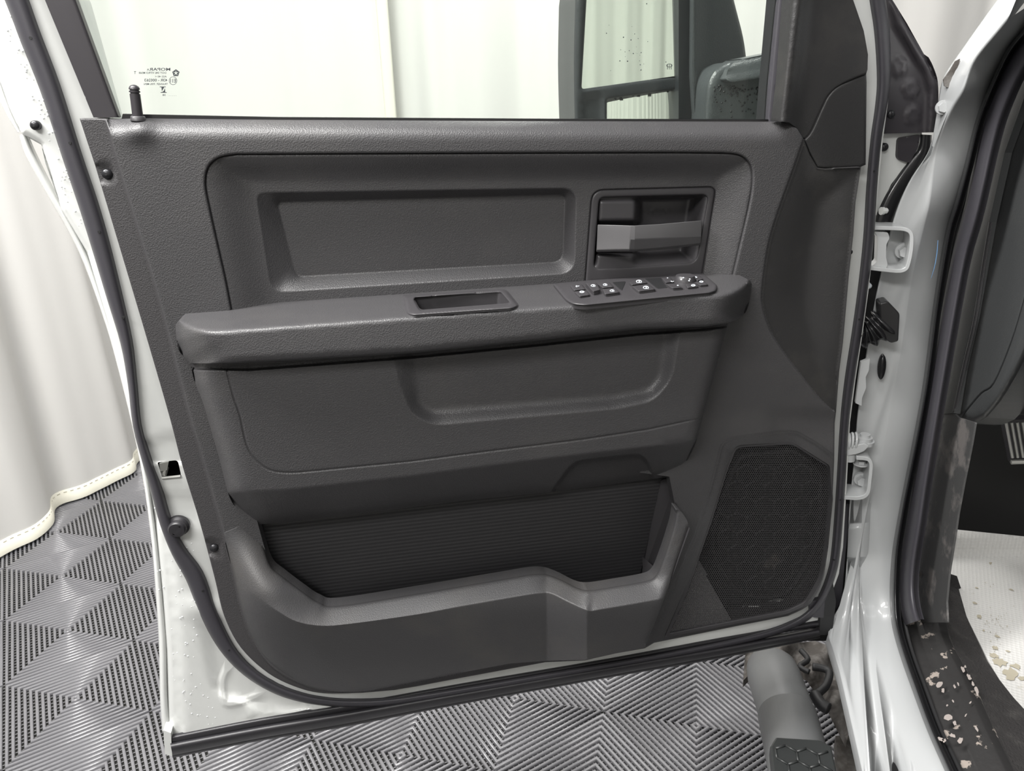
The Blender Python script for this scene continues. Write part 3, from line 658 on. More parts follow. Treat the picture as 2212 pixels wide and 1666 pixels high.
# pull cup
cup_b = rc([(869, 638, 6), (1094, 625, 10), (1124, 662, 12), (1108, 670, 8), (892, 685, 16), (877, 680, 8)])
def zplane_h(P, z): return w_of_z(P, z)
patch('pull_cup_bezel', cup_b, lambda P: w_of_z(P, arm_top_z + .001 + .0035 * ss(0, 6, sdf(P, cup_b)) - .003 * ss(-3, 0, sdf(P, cup_hole))) - .0035, M['trim_smooth'], arm, step=5, holes=[cup_hole], fr=7, fstep=2, skirt=.003)
hp = [Vector(Zp(p[0], p[1], arm_top_z + .001)) for p in resample(cup_hole, 5)]
hp = [Vector(Dp(p[0], p[1], float(h_arm(np.array([p]))[0]) + .0005)) for p in resample(cup_hole, 5)]
mb = MB(); n = len(hp); cc = sum(hp, Vector()) / n
lo_ = [cc + (p - cc) * .93 + Vector((0, 0, -.045)) for p in hp]
mb.v += [tuple(p) for p in hp + lo_]; mb.f += [(i, (i + 1) % n, n + (i + 1) % n, n + i) for i in range(n)] + [tuple(n + i for i in range(n))]
mb.out('pull_cup', M['trim_smooth'], arm, smooth=False)

# --- window switch panel
sw_o = rc([(1192, 613, 8), (1264, 606, 0), (1400, 597, 0), (1500, 590, 0), (1520, 592, 6), (1550, 617, 8), (1548, 629, 8), (1533, 634, 4), (1262, 661, 10), (1236, 658, 8), (1222, 649, 4)])
ZT = arm_top_z + .001
class Lift:      # horizontal plane at a height over the armrest top
    def __init__(s): s.p = np.array([0, 0, ZT]); s.n = np.array([0, 0, 1.])
    def __call__(s, x, y, w=0): return Zp(x, y, ZT + np.asarray(w))
LZ = Lift()
well1 = rc([(1318, 609, 1), (1355, 606.5, 1), (1345, 633, 1)]); well2 = rc([(1390, 601.5, 1), (1428, 599.5, 1), (1446, 624, 1), (1420, 627, 1)])
sw = patch('switch_panel', sw_o, lambda P: .004 + roll(sdf(P, sw_o), 8, .0035), M['trim_smooth'], door, plane=LZ, step=5, fr=11, fstep=2.2, skirt=.005, label='power window switch panel')
def button(name, poly, h, r=3, m='trim_smooth', tilt=None, base=.004, parent=sw):
    poly = rc([(a, b, r) for a, b in poly], 3)
    f = (lambda P: base + h + roll(sdf(P, poly), 3, .0015) + (tilt(P) if tilt else 0))
    return patch(name, poly, f, M[m], parent, plane=LZ, step=4, fr=4, fstep=1.6, skirt=.008)
button('switch_well', [(1319, 609), (1354.7, 606.4), (1344, 632)], .0003, 1, 'dark'); button('switch_well', [(1390, 601.5), (1428, 599.5), (1446, 623), (1420, 626)], .0003, 1, 'dark')
bl = [button('lock_switch', [(1231, 616.5), (1256.5, 613.8), (1266, 626), (1239, 629)], .003), button('lock_switch', [(1240, 630), (1266.5, 627), (1275.6, 638), (1251, 642)], .003),
      button('window_lock_switch', [(1264, 611.5), (1288, 610), (1297.5, 627), (1281, 631.5)], .006), button('window_switch', [(1290, 614), (1305, 610), (1316, 609.5), (1327, 621), (1301, 623)], .004), button('window_switch', [(1301, 624.5), (1328, 622), (1340, 632.4), (1306, 637.4)], .004),
      button('window_switch', [(1358, 611), (1370, 606), (1389, 603), (1400, 612), (1364, 617)], .004), button('window_switch', [(1364, 618.5), (1400, 613.5), (1417, 626), (1379, 631)], .004),
      button('mirror_fold_switch', [(1429, 601), (1448, 599), (1457, 610), (1437, 612)], .004), button('mirror_switch', [(1437, 614), (1458, 612), (1476, 622), (1452, 624)], .004),
      button('mirror_switch', [(1461, 597), (1488, 594), (1498, 600), (1470, 603)], .002), button('mirror_switch', [(1490, 594.5), (1510, 594), (1520, 604), (1506, 608)], .003), button('mirror_switch', [(1500, 610), (1520, 606), (1531, 616), (1511, 618)], .003), button('mirror_switch', [(1481, 614), (1502, 613), (1510, 620), (1484, 623)], .003)]
mb = MB(); kc = Vector(Zp(1479.5, 607, ZT + .004)); mb.tube([kc, kc + Vector((0, 0, .003)), kc + Vector((0, 0, .0075)), kc + Vector((0, 0, .0085)), kc + Vector((0, 0, .0075))], [.0145, .014, .0125, .0115, .010], 28)
knob = mb.out('mirror_knob', M['trim_smooth'], sw); shade_angle(knob, 35)
def icon(kind, cx, cy, s, par, h):
    q = []
    if kind == 'win':
        q = ring(cx, cy, s, s * .55, s * .3, 14, 180, 360) + [[(cx - s, cy), (cx - s * .72, cy), (cx - s * .5, cy + s * .45), (cx - s * .8, cy + s * .45)], [(cx + s * .7, cy), (cx + s, cy), (cx + s * 1.1, cy + s * .45), (cx + s * .8, cy + s * .45)], [(cx - s * .8, cy + s * .3), (cx + s * 1.1, cy + s * .3), (cx + s * 1.1, cy + s * .5), (cx - s * .8, cy + s * .5)], [(cx - s * .1, cy - s * .35), (cx + s * .25, cy - s * .35), (cx + s * .4, cy + s * .3), (cx, cy + s * .3)]]
    elif kind == 'lock': q = ring(cx, cy, s, s * .48, s * .45, 14) + [[(cx - s * .4, cy - 1), (cx + s * .2, cy - 1), (cx + s * .2, cy + 1), (cx - s * .4, cy + 1)]]
    elif kind == 'key': q = ring(cx - s * .3, cy, s * .55, s * .45, s * .35, 12) + [[(cx, cy - s * .1), (cx + s, cy - s * .4), (cx + s * 1.1, cy - s * .1), (cx, cy + s * .3)]]
    elif kind == 'dot': q = [[(cx + s * math.cos(a), cy + s * .6 * math.sin(a)) for a in np.linspace(0, 6.28, 9)[:-1]]]
    elif kind == 'v': q = [[(cx - s, cy - s * .3), (cx - s * .3, cy - s * .5), (cx + s * .6, cy + s * .1), (cx, cy + s * .2)], [(cx, cy + s * .2), (cx + s * .6, cy + s * .1), (cx + s, cy - s * .4), (cx + s * .6, cy - s * .4)]]
    me = shape(q, par, M['icon'], LZ, .004 + h + .0004, 'icon'); return me
for kind, cx, cy, s, i, h in (('key', 1247, 618.5, 5, 0, .003), ('lock', 1257, 630.5, 6.5, 1, .003), ('win', 1281, 617, 6, 2, .006), ('win', 1307, 615, 5.6, 3, .004), ('win', 1322, 628, 5.8, 4, .004), ('win', 1380, 608, 7.6, 5, .004), ('win', 1395, 621, 7.6, 6, .004), ('dot', 1442, 600.5, 2, 7, .004), ('v', 1452, 608.8, 5, 8, .004), ('dot', 1464, 616.5, 2.4, 8, .004), ('lock', 1470, 596.5, 5, 9, .002), ('lock', 1502, 599, 5, 10, .003), ('lock', 1515, 608.5, 5.5, 11, .003), ('lock', 1497.5, 616.5, 6, 12, .003)):
    icon(kind, cx, cy, s * .82, sw, h)
for x, y in ((1476, 601), (1490, 604), (1488.5, 607.5), (1471.5, 605)): shape([[(x + 2 * math.cos(a), y - 1 + 1.3 * math.sin(a)) for a in np.linspace(0, 6.28, 9)[:-1]]], sw, M['icon'], LZ, .0129, 'icon')

# --- lower bolster
bol_o = np.vstack([cat([(412, 792), (422, 830), (437, 866), (450, 910), (474, 992), (492, 1064), (508, 1096), (526, 1118), (552, 1132), (610, 1130)], 5), [(748, 1114), (1000, 1082), (1192, 1063), (1396, 1037)], cat([(1446, 1029), (1462, 1021), (1478, 1004), (1495, 975), (1507, 945), (1518, 900), (1545, 800), (1572, 700)], 5), [(1560, 688), (1374, 706), (1150, 730), (892, 756), (632, 770), (415, 776)]])
ins_g = np.vstack([[(489, 796)], cat([(497, 830), (506, 862), (519, 900), (532, 958), (549, 990), (579, 1014), (612, 1021), (644, 1021)], 5), [(887, 997), (1009, 981), (1264, 949), (1400, 928), (1516, 903)]])
B1 = rc([(835, 700, 0), (1482, 650, 0), (1452, 822, 30), (1410, 868, 22), (1330, 884, 8), (935, 920, 28), (888, 895, 20), (862, 830, 10)]); B2 = rc([(885, 700, 0), (1445, 650, 0), (1425, 815, 14), (1400, 842, 12), (1320, 858, 5), (925, 888, 14), (905, 866, 10)])
notch = np.vstack([cat([(1190, 1075), (1194, 1060), (1212, 1034), (1226, 1015), (1240, 1002), (1260, 995), (1310, 989), (1366, 983), (1386, 986), (1398, 998), (1406, 1012), (1412, 1036), (1414, 1060)], 5)])
def h_bol(P):
    x, y = P[:, 0], P[:, 1]; d = sdf(P, bol_o)
    w = np.full(len(P), .082)
    leftd = dpl(P, [(412, 780), (422, 830), (450, 910), (474, 992), (492, 1064), (526, 1120)]); w += -.058 * (1 - np.sqrt(np.clip(1 - (1 - np.clip(leftd / 62, 0, 1)) ** 2.4, 0, 1)))
    rd = dpl(P, [(1572, 700), (1545, 800), (1518, 900), (1507, 945), (1478, 1004), (1450, 1030)]); w += roll(rd, 26, .02)
    cre = np.interp(x, [480, 515, 616, 887, 1100, 1231, 1430, 1500], [1070, 1060, 1055, 1025, 997, 981, 958, 945]); bot = np.interp(x, [530, 610, 748, 1000, 1192, 1396, 1480], [1131, 1130, 1114, 1082, 1063, 1037, 1010])
    t = np.clip((y - cre) / np.maximum(bot - cre, 5), 0, 1.1); w += -.058 * t ** 1.1 * ss(-.02, .15, t) - .006 * ss(.8, 1.05, t)
    g = side(P, ins_g); w += -.0022 * ss(2.6, 0, np.abs(g)) + .0012 * ss(0, -3, g)
    a, b = sdf(P, B1), -sdf(P, B2); tt = np.clip(np.where(a <= 0, 0, np.where(b <= 0, 1, a / np.maximum(a + b, 1e-6))), 0, 1); w -= .015 * (tt * tt * (3 - 2 * tt) * .3 + tt * .7)
    low = np.interp(x, [380, 538, 892, 1150, 1374, 1523, 1578], [799, 800, 773, 748, 724, 713, 706]); w += -.02 * ss(2, -3, y - low)
    w += -.016 * ss(-3, 7, sdf(P, np.vstack([notch, [(1300, 1120)]])))
    return w
patch('door_bolster', bol_o, h_bol, M['trim'], door, step=8, fine=[ins_g, np.vstack([B1, B1[:1]]), notch, [(420, 800), (538, 801), (892, 774), (1150, 749), (1374, 725), (1570, 707)], [(515, 1060), (616, 1055), (887, 1025), (1100, 997), (1231, 981), (1430, 958)]], fr=8, fstep=3, skirt=.05, label='black leather-grained lower bolster')

# --- map pocket
pk_crease = cat([(509, 1256), (540, 1278), (567, 1298), (600, 1322), (640, 1344), (690, 1353), (748, 1350), (900, 1329), (1000, 1309), (1120, 1288), (1168, 1281), (1192, 1283), (1231, 1302), (1271, 1320), (1297, 1317), (1380, 1302), (1436, 1292)], 5)
pk_o = np.vstack([[(484, 1152), (487, 1176), (508, 1257)], cat([(522, 1318), (547, 1388), (589, 1443), (653, 1480), (720, 1494), (793, 1493)], 5), [(900, 1472), (1100, 1434), (1178, 1428), (1264, 1426), (1330, 1412), (1393, 1400)], [(1412, 1352), (1436, 1292), (1462, 1220), (1490, 1142)], cat([(1484, 1124), (1472, 1106), (1461, 1101)], 3), pocket_open[::-1][4:-1], [(540, 1128)]])
def h_pk(P):
    x, y = P[:, 0], P[:, 1]
    dO = dpl(P, pocket_open[1:-4]); dC = dpl(P, pk_crease); dRg = dpl(P, ridge)
    out = .080 + .042 * np.clip((x - 1181) / 87, 0, 1)
    dw = np.where(x < 1000, dRg + 300 * ss(620, 1000, x), 999)
    lft = np.sqrt(np.clip(1 - (1 - np.clip(dw / 120, 0, 1)) ** 2, 0, 1))
    base = .004 + .017 * ss(-2.5, 3.5, np.where(x < 1000, dRg, 99))
    up = ss(1140, 1300, y) * ss(400, 640, x + 0 * y); up = np.where(x < 700, ss(1130, 1290, y), 1)
    out = base + (out - .021) * up * lft
    poly_above = np.vstack([pk_crease, [(1500, 1130), (1500, 900), (400, 900), (400, 1200)]])
    ab = inside(P, poly_above)
    t = dC / np.maximum(dO + dC, 1e-6)
    w = out - np.where(ab, .030 * t * np.where(x < 640, ss(500, 640, x), 1), 0)
    w += -.02 * ss(1300, 1450, y) * (~ab)
    w += roll(dO, 6, .005)
    w += np.where((x > 1395), roll(dpl(P, [(1393, 1400), (1436, 1292), (1490, 1142)]), 12, .01), 0)
    return w
patch('map_pocket', pk_o, h_pk, M['pocket'], door, step=9, fine=[pk_crease, [(1181, 1282), (1181, 1428)], [(1268, 1320), (1266, 1426)]], fr=9, fstep=3, skirt=.02, label='moulded black door pocket')
# right side wall of the pocket body
a = [Dp(1490, 1142, .10), Dp(1462, 1220, .10), Dp(1436, 1292, .10), Dp(1412, 1352, .09), Dp(1393, 1400, .085)]; a = [p for p in a]
loft('pocket_side', [a, [p - DN * .10 + DD * .010 for p in a]], M['trim_smooth'], door, 20)
# inside of the pocket
inn = resample(pocket_open[1:-4], 6, False); inn = inn[:int(np.argmax(inn[:, 0] > 1424))]; wv = h_pk(inn) - .001
front = [Dp(p[0], p[1], w_) for p, w_ in zip(inn, wv)]; q = []
for p in front:
    dpt = (p - DA) @ DN; q.append(p - DN * (dpt - .002))
yy, xx = inn[:, 1], inn[:, 0]; btm = ss(1195, 1262, yy) * (1 - ss(1405, 1432, xx))
q = [a_ * (1 - b_) + (f_ - DN * .012 + np.array([0, 0, -.14])) * b_ for a_, f_, b_ in zip(q, front, btm)]
loft('pocket_wall', [front, [(a_ + b_) / 2 for a_, b_ in zip(front, q)], q], M['trim_smooth'], door, len(front))
patch('pocket_back', [(540, 1040), (1434, 968), (1428, 1045), (1372, 1290), (1360, 1400), (640, 1400), (540, 1300)], -.010, M['ribbed'], door, step=60, fr=0, skirt=.004, label='ribbed panel inside the pocket')
patch('pocket_end', [(1432, 1036), (1446, 1033), (1470, 1060), (1474, 1120), (1455, 1180), (1430, 1270), (1378, 1290), (1408, 1130), (1428, 1040)], lambda P: -.009 + .007 * np.clip((P[:, 0] - (1380 + (1254 - P[:, 1]) * .25)) / 70, 0, 1), M['trim_smooth'], door, step=10, fr=6, fstep=4, skirt=.004)

# --- speaker grille: real openings in a thin sheet
def build_grille():
    pitch = 4.45; hx = pitch; hy = pitch * .866; lo, hi = grille_o.min(0), grille_o.max(0); V = []; F = []; Wd = 0.0105
    ang0 = 30; k6 = [(math.cos(math.radians(60 * i + ang0)), math.sin(math.radians(60 * i + ang0))) for i in range(6)]
    Ro = pitch / math.sqrt(3); row = 0; y = lo[1]; C = []
    while y < hi[1]:
        x = lo[0] + (row % 2) * hx / 2
        while x < hi[0]: C.append((x, y)); x += hx
        y += hy; row += 1
    C = np.array(C); d = sdf(C, grille_o); C = C[d > 2.6]; dd = d[d > 2.6]
    solid = rc([(1430, 1385, 0), (1500, 1190, 0), (1535, 1260, 0), (1580, 1340, 0), (1560, 1360, 0)])
    sol = sdf(C, solid)
    pts = []; prm = []
    for (x, y), s_ in zip(C, sol):
        b = len(pts); ri = pitch * (.35 if s_ < 0 else .30)
        pts += [(x + a * Ro, y + c_ * Ro) for a, c_ in k6] + [(x + a * ri, y + c_ * ri) for a, c_ in k6]
        F += [(b + i, b + (i + 1) % 6, b + 6 + (i + 1) % 6, b + 6 + i) for i in range(6)]
        if s_ >= 0:
            F.append(tuple(b + 6 + i for i in range(6)))
    pts = np.array(pts); bulge = -.006 * ss(0, 60, 0 * pts[:, 0])
    w = Wd + .004 * ss(0, 40, sdf(pts, grille_o))
    inner = np.zeros(len(pts), bool); inner.reshape(-1, 12)[:, 6:] = True
    w = w - np.where(inner, .0012, 0)
    X = Dp(pts[:, 0], pts[:, 1], w)
    f0 = F[0]; a, b, c = X[f0[0]], X[f0[1]], X[f0[2]]
    if np.cross(b - a, c - a) @ (CAM - a) < 0: F = [tuple(reversed(f)) for f in F]
    return mk('speaker_grille', X, F, M['grille'], door, False, 'perforated black speaker grille')
gr = build_grille()
go2 = rc([tuple(p) for p in grille_o], 1)
def inset_poly(P, k): c_ = P.mean(0); return c_ + (P - c_) * k
patch('grille_frame', inset_poly(grille_o, 1.02), lambda P: .0075 + .006 * ss(9, 3, np.abs(sdf(P, grille_o))), M['trim_smooth'], door, step=20, holes=[inset_poly(grille_o, .972)], fr=8, fstep=2.5, skirt=.03)
patch('speaker_cavity', inset_poly(grille_o, 1.01), -.022, M['dark'], door, step=60, fr=0, skirt=.004)
mb = MB(); sc = np.array([1672, 1130]); 
sector = rc([(1600, 985, 20), (1720, 975, 20), (1775, 1020, 30), (1770, 1180, 60), (1700, 1290, 40), (1600, 1290, 40), (1535, 1200, 40), (1550, 1100, 40)])
hexR = 23
for i in range(-8, 9):
    for j in range(-9, 10):
        cx = sc[0] + hexR * 1.732 * (i + .5 * (j % 2)); cy = sc[1] + hexR * 1.5 * j
        for k in range(3):
            a, b = math.radians(60 * k + 30), math.radians(60 * k + 90); p = np.array([[cx + hexR * math.cos(a), cy + hexR * math.sin(a)], [cx + hexR * math.cos(b), cy + hexR * math.sin(b)]])
            if (sdf(p, sector) > 0).all():
                A, B = Dp(p[:, 0], p[:, 1], .004); mb.tube([A, B], .0013, 5, cap=False)
mb.out('speaker_lattice', M['trim_smooth'], door, smooth=True)
seam = np.vstack([sector, sector[:1]]); band('speaker_ring', seam, 2.5, M['trim_smooth'], door, w0=.002, h=.003, sm=1)

# --- mirror sail trim
sail_low_curve = cat([(1737, 302), (1752, 285), (1775, 235), (1789, 208), (1809, 188), (1843, 171), (1871, 160)], 5)
sail_o = np.vstack([[(1730, -300), (1706, 0), (1692, 180), (1681, 262), (1704, 264), (1722, 277), (1735, 298)], sail_low_curve[2:], [(1874, 150), (1875, 118), (1866, 67), (1851, 23), (1843, 0), (1800, -160), (1780, -300)]])
def h_sail(P):
    x, y = P[:, 0], P[:, 1]; c = np.interp(y, [-300, 0, 260], [1762, 1738, 1708])
    return .012 + .020 * np.exp(-((x - c + 14) / 22) ** 2) - .016 * ss(c - 20, c - 48, x) + roll(dpl(P, sail_low_curve), 4, .002)
patch('mirror_sail_trim', sail_o, h_sail, M['trim'], door, step=9, fr=8, fstep=3.5, skirt=.02).data.materials[0] = M['trim_front_shaded']
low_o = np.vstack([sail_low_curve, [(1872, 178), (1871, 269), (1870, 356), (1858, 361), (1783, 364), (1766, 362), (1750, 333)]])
patch('sail_lower_cover', low_o, lambda P: .016 + roll(sdf(P, low_o), 5, .003) - .006 * ss(0, 110, P[:, 0] - 1760), M['trim_front_shaded'], door, step=9, fr=7, fstep=2.5, skirt=.02)

# --- black mirror mount cover beyond the front edge, with clips
cov_o = np.vstack([[(1890, -60), (1928, 0), (1960, 52), (1996, 117)], cat([(2006, 124), (2016, 144), (2026, 178), (2026, 235), (2018, 286)], 4), [(1905, 289), (1890, 200)]])
def h_cov(P):
    e = [(1908, -20), (1925, 60), (1960, 120), (1985, 160), (1995, 200), (1992, 286)]
    s_ = -side(P, e); w = -.045 + .010 * ss(2, 22, s_) + roll(dpl(P, [(1890, -60), (1928, 0), (1996, 117), (2026, 178), (2026, 235), (2018, 286)]), 12, .01)
    for cx, cy, r in ((1942, 146, 18), (1967, 193, 19), (1972, 250, 18)):
        q = np.hypot((P[:, 0] - cx) / .8, P[:, 1] - cy + .25 * (P[:, 0] - cx)); w += .004 * ss(r + 2, r - 2, q) - .002 * ss(r - 2, r - 6, q)
    return w
cov = patch('mirror_mount_cover', cov_o, h_cov, M['liner'], door, step=7, fr=8, fstep=3, skirt=.03, label='black mount cover with round clips'); cov.data.materials[0] = M['frame']
screw('cover_nut', Dp, 1925, 247, -.044, 8, M['screw'], door); screw('cover_nut', Dp, 1911, 318, -.05, 8, M['screw'], door)
wh_o = [(1900, 287), (1991, 284), (1992, 292), (1975, 345), (1945, 372), (1925, 398), (1905, 440), (1893, 470)]
patch('door_front_face', wh_o, -.055, M['paint'], door, step=14, fr=0, skirt=.02)
patch('foam_pad', rc([(1941, 298, 8), (1988, 291, 3), (1983, 320, 6), (1965, 352, 4), (1938, 344, 10)]), lambda P: -.05, M['frame'], door, step=8, fr=0, skirt=.006)
band('front_seal', [(2000, 291), (1996, 325), (1976, 358), (1955, 388), (1932, 428), (1914, 468), (1906, 488)], [13, 14, 18, 20, 22, 23, 20], M['gap'], door, w0=-.058, h=.012)
mb = MB(); c = pt(Dp, 1903, 456, -.045); mb.tube([c, c + Vector(DD) * .004, c + Vector(DD) * .005, c + Vector(DD) * .009, c + Vector(DD) * .012], [.006, .006, .0045, .0045, .002], 14); mb.out('rubber_clip', M['paint'], door)
# tab at the lower front corner
mb = MB(); mb.prism([pt(Dp, a, b, -.004) for a, b in rc([(1748, 1300, 8), (1782, 1294, 2), (1779, 1335, 2), (1752, 1334, 8)])], DN * -.012); mb.out('seal_tab', M['rubber_grey'], door)
mb = MB(); mb.prism([pt(Dp, a, b, -.006) for a, b in [(1774, 1294), (1796, 1240), (1806, 1300), (1797, 1372), (1770, 1372)]], DN * -.03); mb.out('seal_corner', M['liner'], door)

# --- tow mirror outside the glass
mw = -.20
def MP(x, y, w=0): return Dp(x, y, mw + w)
class PW:
    def __init__(s, w0): s.p = DA + DN * w0; s.n = DN; s.w0 = w0
    def __call__(s, x, y, w=0): return Dp(x, y, s.w0 + np.asarray(w))
MPl = PW(mw)
mo = np.vstack([[(1262, -300), (1246, -40)], cat([(1241, 0), (1238, 134), (1240, 257), (1243, 300)], 4), [(1480, 300), (1480, 200), (1492, 160), (1500, -40), (1500, -300)]])
g1 = rc([(1278, -300, 0), (1263, 184, 8), (1262, 190, 6), (1461, 161, 8), (1467, 150, 4), (1470, -300, 0)]); g2 = rc([(1313, 330, 0), (1313, 213, 6), (1463, 193, 6), (1462, 330, 0)])
g1 = rc([(1284, -300, 0), (1256, 193, 8), (1467, 163, 10), (1471, -300, 0)]); g2 = rc([(1311, 296, 0), (1311, 214, 6), (1464, 193, 6), (1463, 296, 0)])
hs = patch('side_mirror', mo, lambda P: -.0 + roll(sdf(P, mo), 14, .012) + roll(np.maximum(-sdf(P, g1), 0), 8, .006) + roll(np.maximum(-sdf(P, g2), 0), 6, .004) - .006 * ss(-2, 4, sdf(P, rc([(1252, 210, 8), (1303, 205, 6), (1303, 300, 0), (1252, 300, 0)]))), M['mirror_shell'], door, plane=MPl, step=10, holes=[g1, g2], fr=8, fstep=3, skirt=.10, label='dark grey tow mirror')
MT1 = Plane(Dp(1365, 90, mw - .012), (0.02, -1, .05)); MT2 = Plane(Dp(1388, 235, mw - .013), (0.02, -1, .13))
m1 = patch('mirror_glass', g1, .0, M['mirror_glass'], hs, plane=MT1, step=80, fr=0, skirt=.003)
def tilt(P): return -.009
m2 = patch('mirror_glass', g2, lambda P: -.0035 * ((P[:, 0] - 1388) / 76) ** 2, M['mirror_glass'], hs, plane=MT2, step=8, fr=0, skirt=.003, label='convex lower mirror glass')
shape(ring(1446, 141.5, 6.5, 4, 1.1, 16) + [[(x, 139), (x + 1, 139), (x + 1, 150), (x, 150)] for x in (1441.5, 1445.5, 1449.5)], hs, M['mark'], MT1, .0004, 'heating_symbol')
ml = PW(-.13)
patch('mirror_back_shell', np.vstack([[(1500, -300), (1495, 165), (1505, 300), (1530, 300), (1600, 160)], cat([(1612, 128), (1605, 80), (1590, 20), (1580, -20)], 4), [(1540, -300)]]), lambda P: -.05 - .0008 * np.maximum(P[:, 0] - 1500, 0) + roll(dpl(P, [(1612, 128), (1605, 80), (1590, 20), (1580, -20), (1540, -300)]), 10, .01), M['mirror_back'], hs, plane=ml, step=12, fr=6, fstep=4, skirt=.06)
patch('mirror_side', [(1466, -300), (1466, 300), (1512, 300), (1504, 160), (1512, -300)], lambda P: -.0 - .0004 * np.maximum(P[:, 0] - 1470, 0), M['mirror_shell'], hs, plane=PW(-.185), step=12, fr=0, skirt=.08)
arm1 = np.vstack([cat([(1519, 300), (1524, 210), (1530, 175), (1545, 150), (1572, 136), (1590, 134)], 4), [(1600, 128), (1700, 108), (1700, 300)]])
ma = patch('mirror_arm', arm1, lambda P: .0 + roll(dpl(P, arm1[:-2]), 14, .014), M['mirror_back'], hs, plane=ml, step=10, fr=8, fstep=3.5, skirt=.05)
cap = rc([(1586, 134, 4), (1700, 110, 0), (1700, 158, 0), (1582, 178, 10), (1567, 172, 6), (1572, 150, 6)])
patch('mirror_arm_cover', cap, lambda P: .012 + .012 * ss(150, 176, P[:, 1] + (P[:, 0] - 1586) * .18) - .012 * ss(150, 128, P[:, 1] + (P[:, 0] - 1586) * .18), M['mirror_back'], hs, plane=ml, step=7, fr=6, fstep=3, skirt=.02)
# rain drops on the mirror arm, its glass and the paint
def drops(name, cells, plane, m, parent, rr=(.0010, .0024), flat=.45, label=None):
    mb = MB()
    for x, y, w in cells:
        c = Vector(plane(x, y, w)); r = random.uniform(*rr); n_ = Vector(plane.n) * (1 if (CAM - plane.p) @ plane.n > 0 else -1); u = n_.orthogonal().normalized(); v = n_.cross(u)
        b = len(mb.v); k = 8
        for a, hh in ((1, 0), (.8, .6), (.4, .92)):
            for i in range(k): t = 6.2832 * i / k; mb.v.append(tuple(c + (u * math.cos(t) + v * math.sin(t)) * r * a + n_ * r * hh * flat))
        mb.v.append(tuple(c + n_ * r * flat))
        for q in range(2):
            for i in range(k): mb.f.append((b + q * k + i, b + q * k + (i + 1) % k, b + (q + 1) * k + (i + 1) % k, b + (q + 1) * k + i))
        for i in range(k): mb.f.append((b + 2 * k + i, b + 2 * k + (i + 1) % k, b + 3 * k))
    o = mb.out(name, m, parent, True, label); o['kind'] = 'stuff'; return o
R_ = random.uniform
drops('water_drops', [(R_(1540, 1650), 185 + abs(random.gauss(0, 30)), .001) for i in range(90)], ml, M['gap'], hs, (.0008, .0018))
drops('water_drops', [(random.gauss(1372, 14), random.gauss(125, 20), 0) for i in range(18)] + [(R_(1285, 1440), R_(5, 160), 0) for i in range(8)], MT1, M['mark'], hs, (.0004, .0011), .3)
dl_ = []
while len(dl_) < 150:
    a, b = R_(0, 560), R_(0, 1580); p = np.array([[a, b]])
    L_ = [(0, 20), (8, 100), (40, 240), (60, 290), (100, 330), (150, 450), (200, 570)]
    if dpl(p, [(8, 20), (45, 130), (90, 240), (120, 330), (170, 480)])[0] < 13 and b < 500: dl_.append((a, b, -.013))
    elif dpl(p, [(395, 1180), (400, 1300), (400, 1450), (440, 1560)])[0] < 30: dl_.append((a, b, float(h_shell(p)[0])))
    elif dpl(p, [(322, 1050), (342, 1180), (352, 1330)])[0] < 8: dl_.append((a, b, -.022))
drops('water_drops', dl_, Dp, M['drop'], door, (.0005, .0015), .5)

# ================================================================== the truck body at the right
truck = thing('pickup_truck', 'white truck body with door opening, sill, dashboard edge and step bar', 'truck', (.75, .95, .3))
L2 = [(2345, -160), (2260, -25), (2212, 57), (2170, 111), (2127, 202), (2103, 269), (2080, 363), (2060, 437), (2040, 504), (2016, 647), (1994, 815), (1975, 926), (1953, 1038), (1941, 1100), (1927, 1185), (1922, 1253), (1922, 1304), (1927, 1355), (1944, 1416), (1968, 1484), (2002, 1576), (2042, 1666), (2110, 1820)]
L1 = [(2290, -140), (2215, -10), (2171, 50), (2103, 134), (2080, 198), (2053, 242), (2022, 319), (2007, 437), (1994, 491), (1968, 603), (1953, 703), (1938, 796), (1923, 871), (1905, 982), (1879, 1098), (1866, 1168), (1860, 1215), (1862, 1290), (1876, 1358), (1893, 1412), (1917, 1484), (1944, 1569), (1975, 1666), (2030, 1820)]
L0 = [(2250, -130), (2190, -45), (2154, 0), (2068, 121), (2036, 168), (2030, 200), (2022, 252), (2007, 326), (1967, 386), (1932, 467), (1903, 588), (1880, 703), (1866, 800), (1852, 897), (1846, 982), (1835, 1088), (1830, 1200), (1820, 1294), (1797, 1338), (1788, 1372), (1814, 1453), (1838, 1558), (1862, 1666), (1900, 1820)]
def O3(L, o): P = cat(L, 4); return Op(P[:, 0], P[:, 1], o)
def mix3(A, B, t, ofs=0): return [a + (b - a) * t + np.array(ofs) for a, b in zip(A, B)]
P1 = cat(L1, 4); c1 = Op(P1[:, 0], P1[:, 1], -.053 - .012 * ss(1230, 1360, P1[:, 1])); P2 = cat(L2, 4); c2_ = Op(P2[:, 0], P2[:, 1], -.10)
P0 = cat(L0, 4); f_ = Fp(P0[:, 0], P0[:, 1], .05); g_ = Op(P0[:, 0], P0[:, 1], 0)
blend = ss(1300, 1372, P0[:, 1]); blend = np.where((P0[:, 0] < 1900) & (P0[:, 1] > 1250), blend, 0)
c0 = f_ * (1 - blend[:, None]) + g_ * blend[:, None]
def rs(c, N=200):
    c = np.array(c); d = np.r_[0, np.cumsum(np.linalg.norm(np.diff(c, axis=0), axis=1))]; t = np.linspace(0, d[-1], N); return np.stack([np.interp(t, d, c[:, i]) for i in range(3)], 1)
